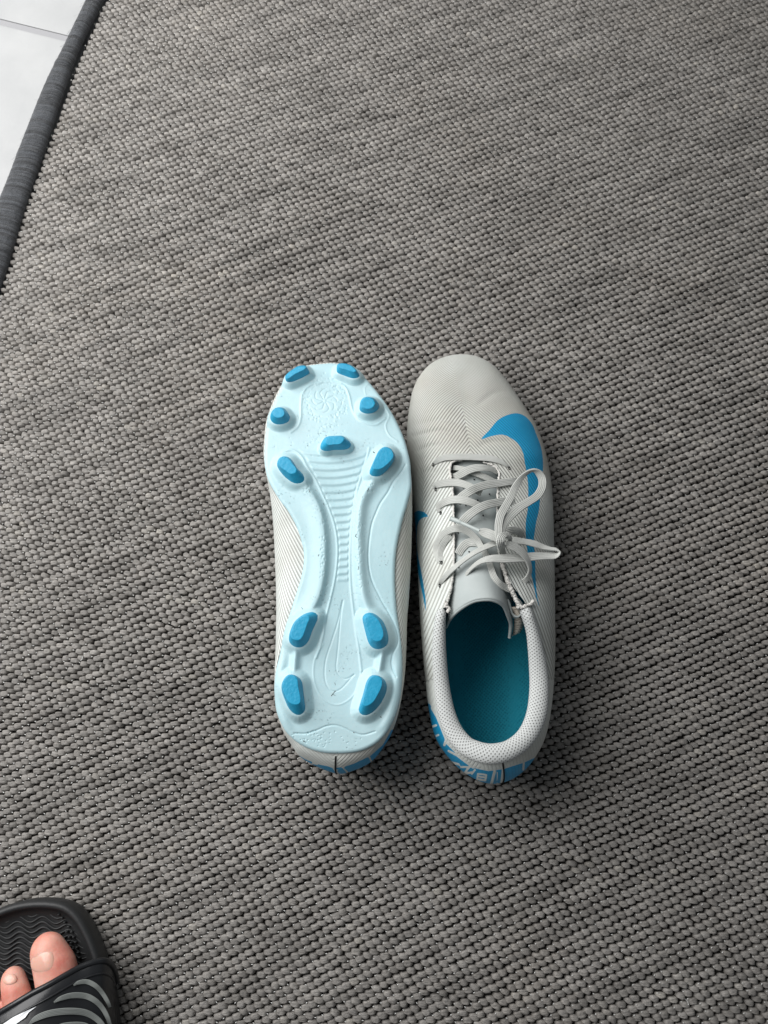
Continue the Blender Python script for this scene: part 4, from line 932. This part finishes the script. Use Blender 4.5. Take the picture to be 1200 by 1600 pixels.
# strap
SF = [(-99, 1650, .012), (-92, 1632, .034), (-60, 1612, .050), (-20, 1594, .0575), (20, 1571, .0595), (47, 1555, .0580), (72, 1542, .0550), (100, 1526, .0495), (124, 1513, .044), (146, 1505, .040), (162, 1503, .0355), (172, 1508, .028), (178, 1520, .019), (181, 1536, .010)]
sf = cr(np.c_[U([p[:2] for p in SF], [p[2] for p in SF])], 120)
backoff = np.array([.012, -.085, 0.])
rows = []
for f in np.linspace(0, 1, 40):
    q = sf+backoff*f; arch = np.sin(np.linspace(0, math.pi, 120)); q[:, 2] += arch*.020*math.sin(f*math.pi/2)
    q[:, 0] += .004*math.sin(f*math.pi/2)*np.linspace(-1, 1, 120)
    if f < .08: q[:, 2] += -.0012*(1-f/.08)**2
    rows.append(q)
stg = np.stack(rows, 0)
gf = grid_faces(40, 120); e1 = stg[6, 60]-stg[5, 60]; e2 = stg[5, 61]-stg[5, 60]
if np.cross(e1, e2)[2] < 0: gf = flip(gf)
stp = mk('strap', stg, gf, mStr, slide); sd = stp.modifiers.new('thickness', 'SOLIDIFY'); sd.thickness = .0034; sd.offset = -1
V, Fc = tube(stg[0]+np.array([0, .0002, -.0006]), .0019, 10); mk('rolled_edge', V, Fc, mStr, stp)
q2 = stg[3].copy(); q2[:, 2] += .0003; V, Fc = tube(q2[12:-8], .0007, 6); mk('raised_bead', V, Fc, mStr, stp)
SS = Surf(stg[:, :])
def strapline(pts, name, mat, s=6, o=(0, 1380), dz=.0007):
    P = zo([p[:2] for p in pts], s, o); return ribbon(name, [(x, y, SS.z(x, y, 5)+dz, p[2]/s*.85) for (x, y), p in zip(P, pts)], stp, thick=.0009, mat=mat, n=70)
strapline([(690, 958, 12), (740, 930, 34), (820, 925, 42), (900, 965, 42), (960, 1030, 40), (1010, 1110, 36), (1030, 1160, 30)], 'stripe', mGry)
strapline([(505, 1118, 14), (570, 1080, 40), (680, 1052, 50), (800, 1058, 50), (890, 1100, 48), (960, 1170, 44), (1010, 1260, 40), (1035, 1340, 34)], 'stripe', mGry)
strapline([(270, 1325, 14), (340, 1268, 50), (470, 1220, 58), (640, 1200, 58), (790, 1212, 56), (890, 1260, 52), (960, 1330, 48), (1000, 1420, 40)], 'stripe', mGry)
strapline([(480, 1400, 14), (560, 1350, 50), (680, 1330, 54), (800, 1340, 54), (880, 1400, 50), (930, 1460, 46)], 'stripe', mGry)
wp = zo([(342, 1155), (270, 1210), (235, 1260), (150, 1320), (60, 1400), (-60, 1420), (0, 1340), (120, 1258), (230, 1205)], 6, (0, 1380))
c_ = wp.mean(0); mkV = [U1(c_[0], c_[1], SS.z(*c_, 5)+.0013)]+[U1(x, y, SS.z(x, y, 5)+.0011) for x, y in wp]
mk('white_mark', mkV, [(0, i+1, (i+1) % len(wp)+1) for i in range(len(wp))], mWht, stp, smooth=False)

# ------------------------------------------------------------------ foot of the person wearing the sandal
pers = empty('person', tuple(float(x) for x in U1(70, 1560, 0)[:2])+(.022,), 'bare foot of a person wearing the black slide sandal, two toes showing', 'person')
import bmesh
bm = bmesh.new()
def blob(px, py, z, rx, ry, rz, rot=0):
    c_ = U1(px, py, z); ret = bmesh.ops.create_icosphere(bm, subdivisions=3, radius=1)
    for v in ret['verts']:
        x, y, zz_ = v.co.x*rx, v.co.y*ry, v.co.z*rz
        v.co = (c_[0]+x*math.cos(rot)-y*math.sin(rot)-pers.location[0], c_[1]+x*math.sin(rot)+y*math.cos(rot)-pers.location[1], c_[2]+zz_-pers.location[2])
def chain(A, B, n=14):
    for i in range(n):
        f = i/(n-1); q = [a+(b_-a)*f for a, b_ in zip(A, B)]; blob(*q)
# big toe
chain((76, 1489, .0345, .0118, .0130, .0100, .25), (86, 1513, .0350, .0138, .0150, .0115, .25), 8)
chain((86, 1513, .0350, .0138, .0150, .0115, .25), (104, 1600, .0350, .0150, .016, .0130, .25), 12)
chain((104, 1600, .035, .015, .016, .013, .25), (96, 1760, .038, .020, .02, .016, .1), 10)
chain((21, 1534, .0325, .0080, .0095, .0080, .2), (25, 1552, .0340, .0088, .0110, .0090, .2), 6)
chain((25, 1552, .0340, .0088, .0110, .0090, .2), (52, 1640, .036, .0095, .012, .0100, .2), 10)
chain((-20, 1560, .031, .0072, .009, .0072, .2), (18, 1660, .036, .0090, .011, .0090, .2), 10)
chain((-52, 1590, .030, .0068, .008, .0066, .2), (-12, 1680, .034, .0085, .011, .0085, .2), 10)
chain((-78, 1625, .029, .0068, .008, .0064, .2), (-40, 1710, .033, .0085, .011, .0085, .2), 10)
chain((-35, 1720, .036, .018, .02, .013, 0), (75, 1720, .042, .020, .02, .018, 0), 8)
chain((20, 1740, .043, .034, .03, .019, 0), (40, 2000, .055, .028, .03, .030, 0), 10)
me = bpy.data.meshes.new('foot'); bm.to_mesh(me); bm.free(); me.materials.append(mSkin)
foot = bpy.data.objects.new('foot', me); COL.objects.link(foot); foot.parent = pers
rm = foot.modifiers.new('remesh', 'REMESH'); rm.mode = 'VOXEL'; rm.voxel_size = .0012; rm.use_smooth_shade = True
sm_ = foot.modifiers.new('smooth', 'SMOOTH'); sm_.factor = .5; sm_.iterations = 10
FS = Surf(np.array([tuple(v.co) for v in me.vertices])+np.array(pers.location))
def nail(px, name='toenail'):
    q = cr(np.array(px, float), 48, True); c_ = q.mean(0); q = c_+(q-c_)*.93+[2.5, 0]; c_ = q.mean(0); P = []
    smp = np.vstack([c_+(q[::2]-c_)*f for f in (1, .7, .35)]); zz_ = np.array([FS.z(x, y, 3) for x, y in smp])
    B_ = lambda r: np.stack([np.ones(len(r)), *(r-c_).T, (r[:, 0]-c_[0])**2, (r[:, 1]-c_[1])**2, (r[:, 0]-c_[0])*(r[:, 1]-c_[1])], 1)
    k_ = np.linalg.lstsq(B_(smp), zz_, rcond=None)[0]
    for f, dz in ((1.04, -.0012), (1.0, .0002), (.95, .0004), (.8, .0006), (.5, .0007), (.02, .0007)):
        r = c_+(q-c_)*f; P.append(U(r, B_(r)@k_+dz-.0004))
    V = np.stack(P, 1); gf = grid_faces(48, 6, cn=True); a_ = V[0, 1]
    if np.cross(V[1, 1]-a_, V[0, 2]-a_)[2] < 0: gf = flip(gf)
    mk(name, V, gf, mNail, pers)
nail([(46, 1498), (54, 1489.5), (66, 1485.5), (79, 1485), (83, 1492), (84, 1505), (81, 1514), (72, 1520), (58, 1521.5), (47.5, 1516), (44.5, 1507)])
nail([(3, 1527), (9, 1521.5), (18, 1521), (24, 1526), (24, 1534), (16, 1539), (7, 1539), (1, 1533)])
print('verts', sum(len(o.data.vertices) for o in bpy.data.objects if o.type == 'MESH'))
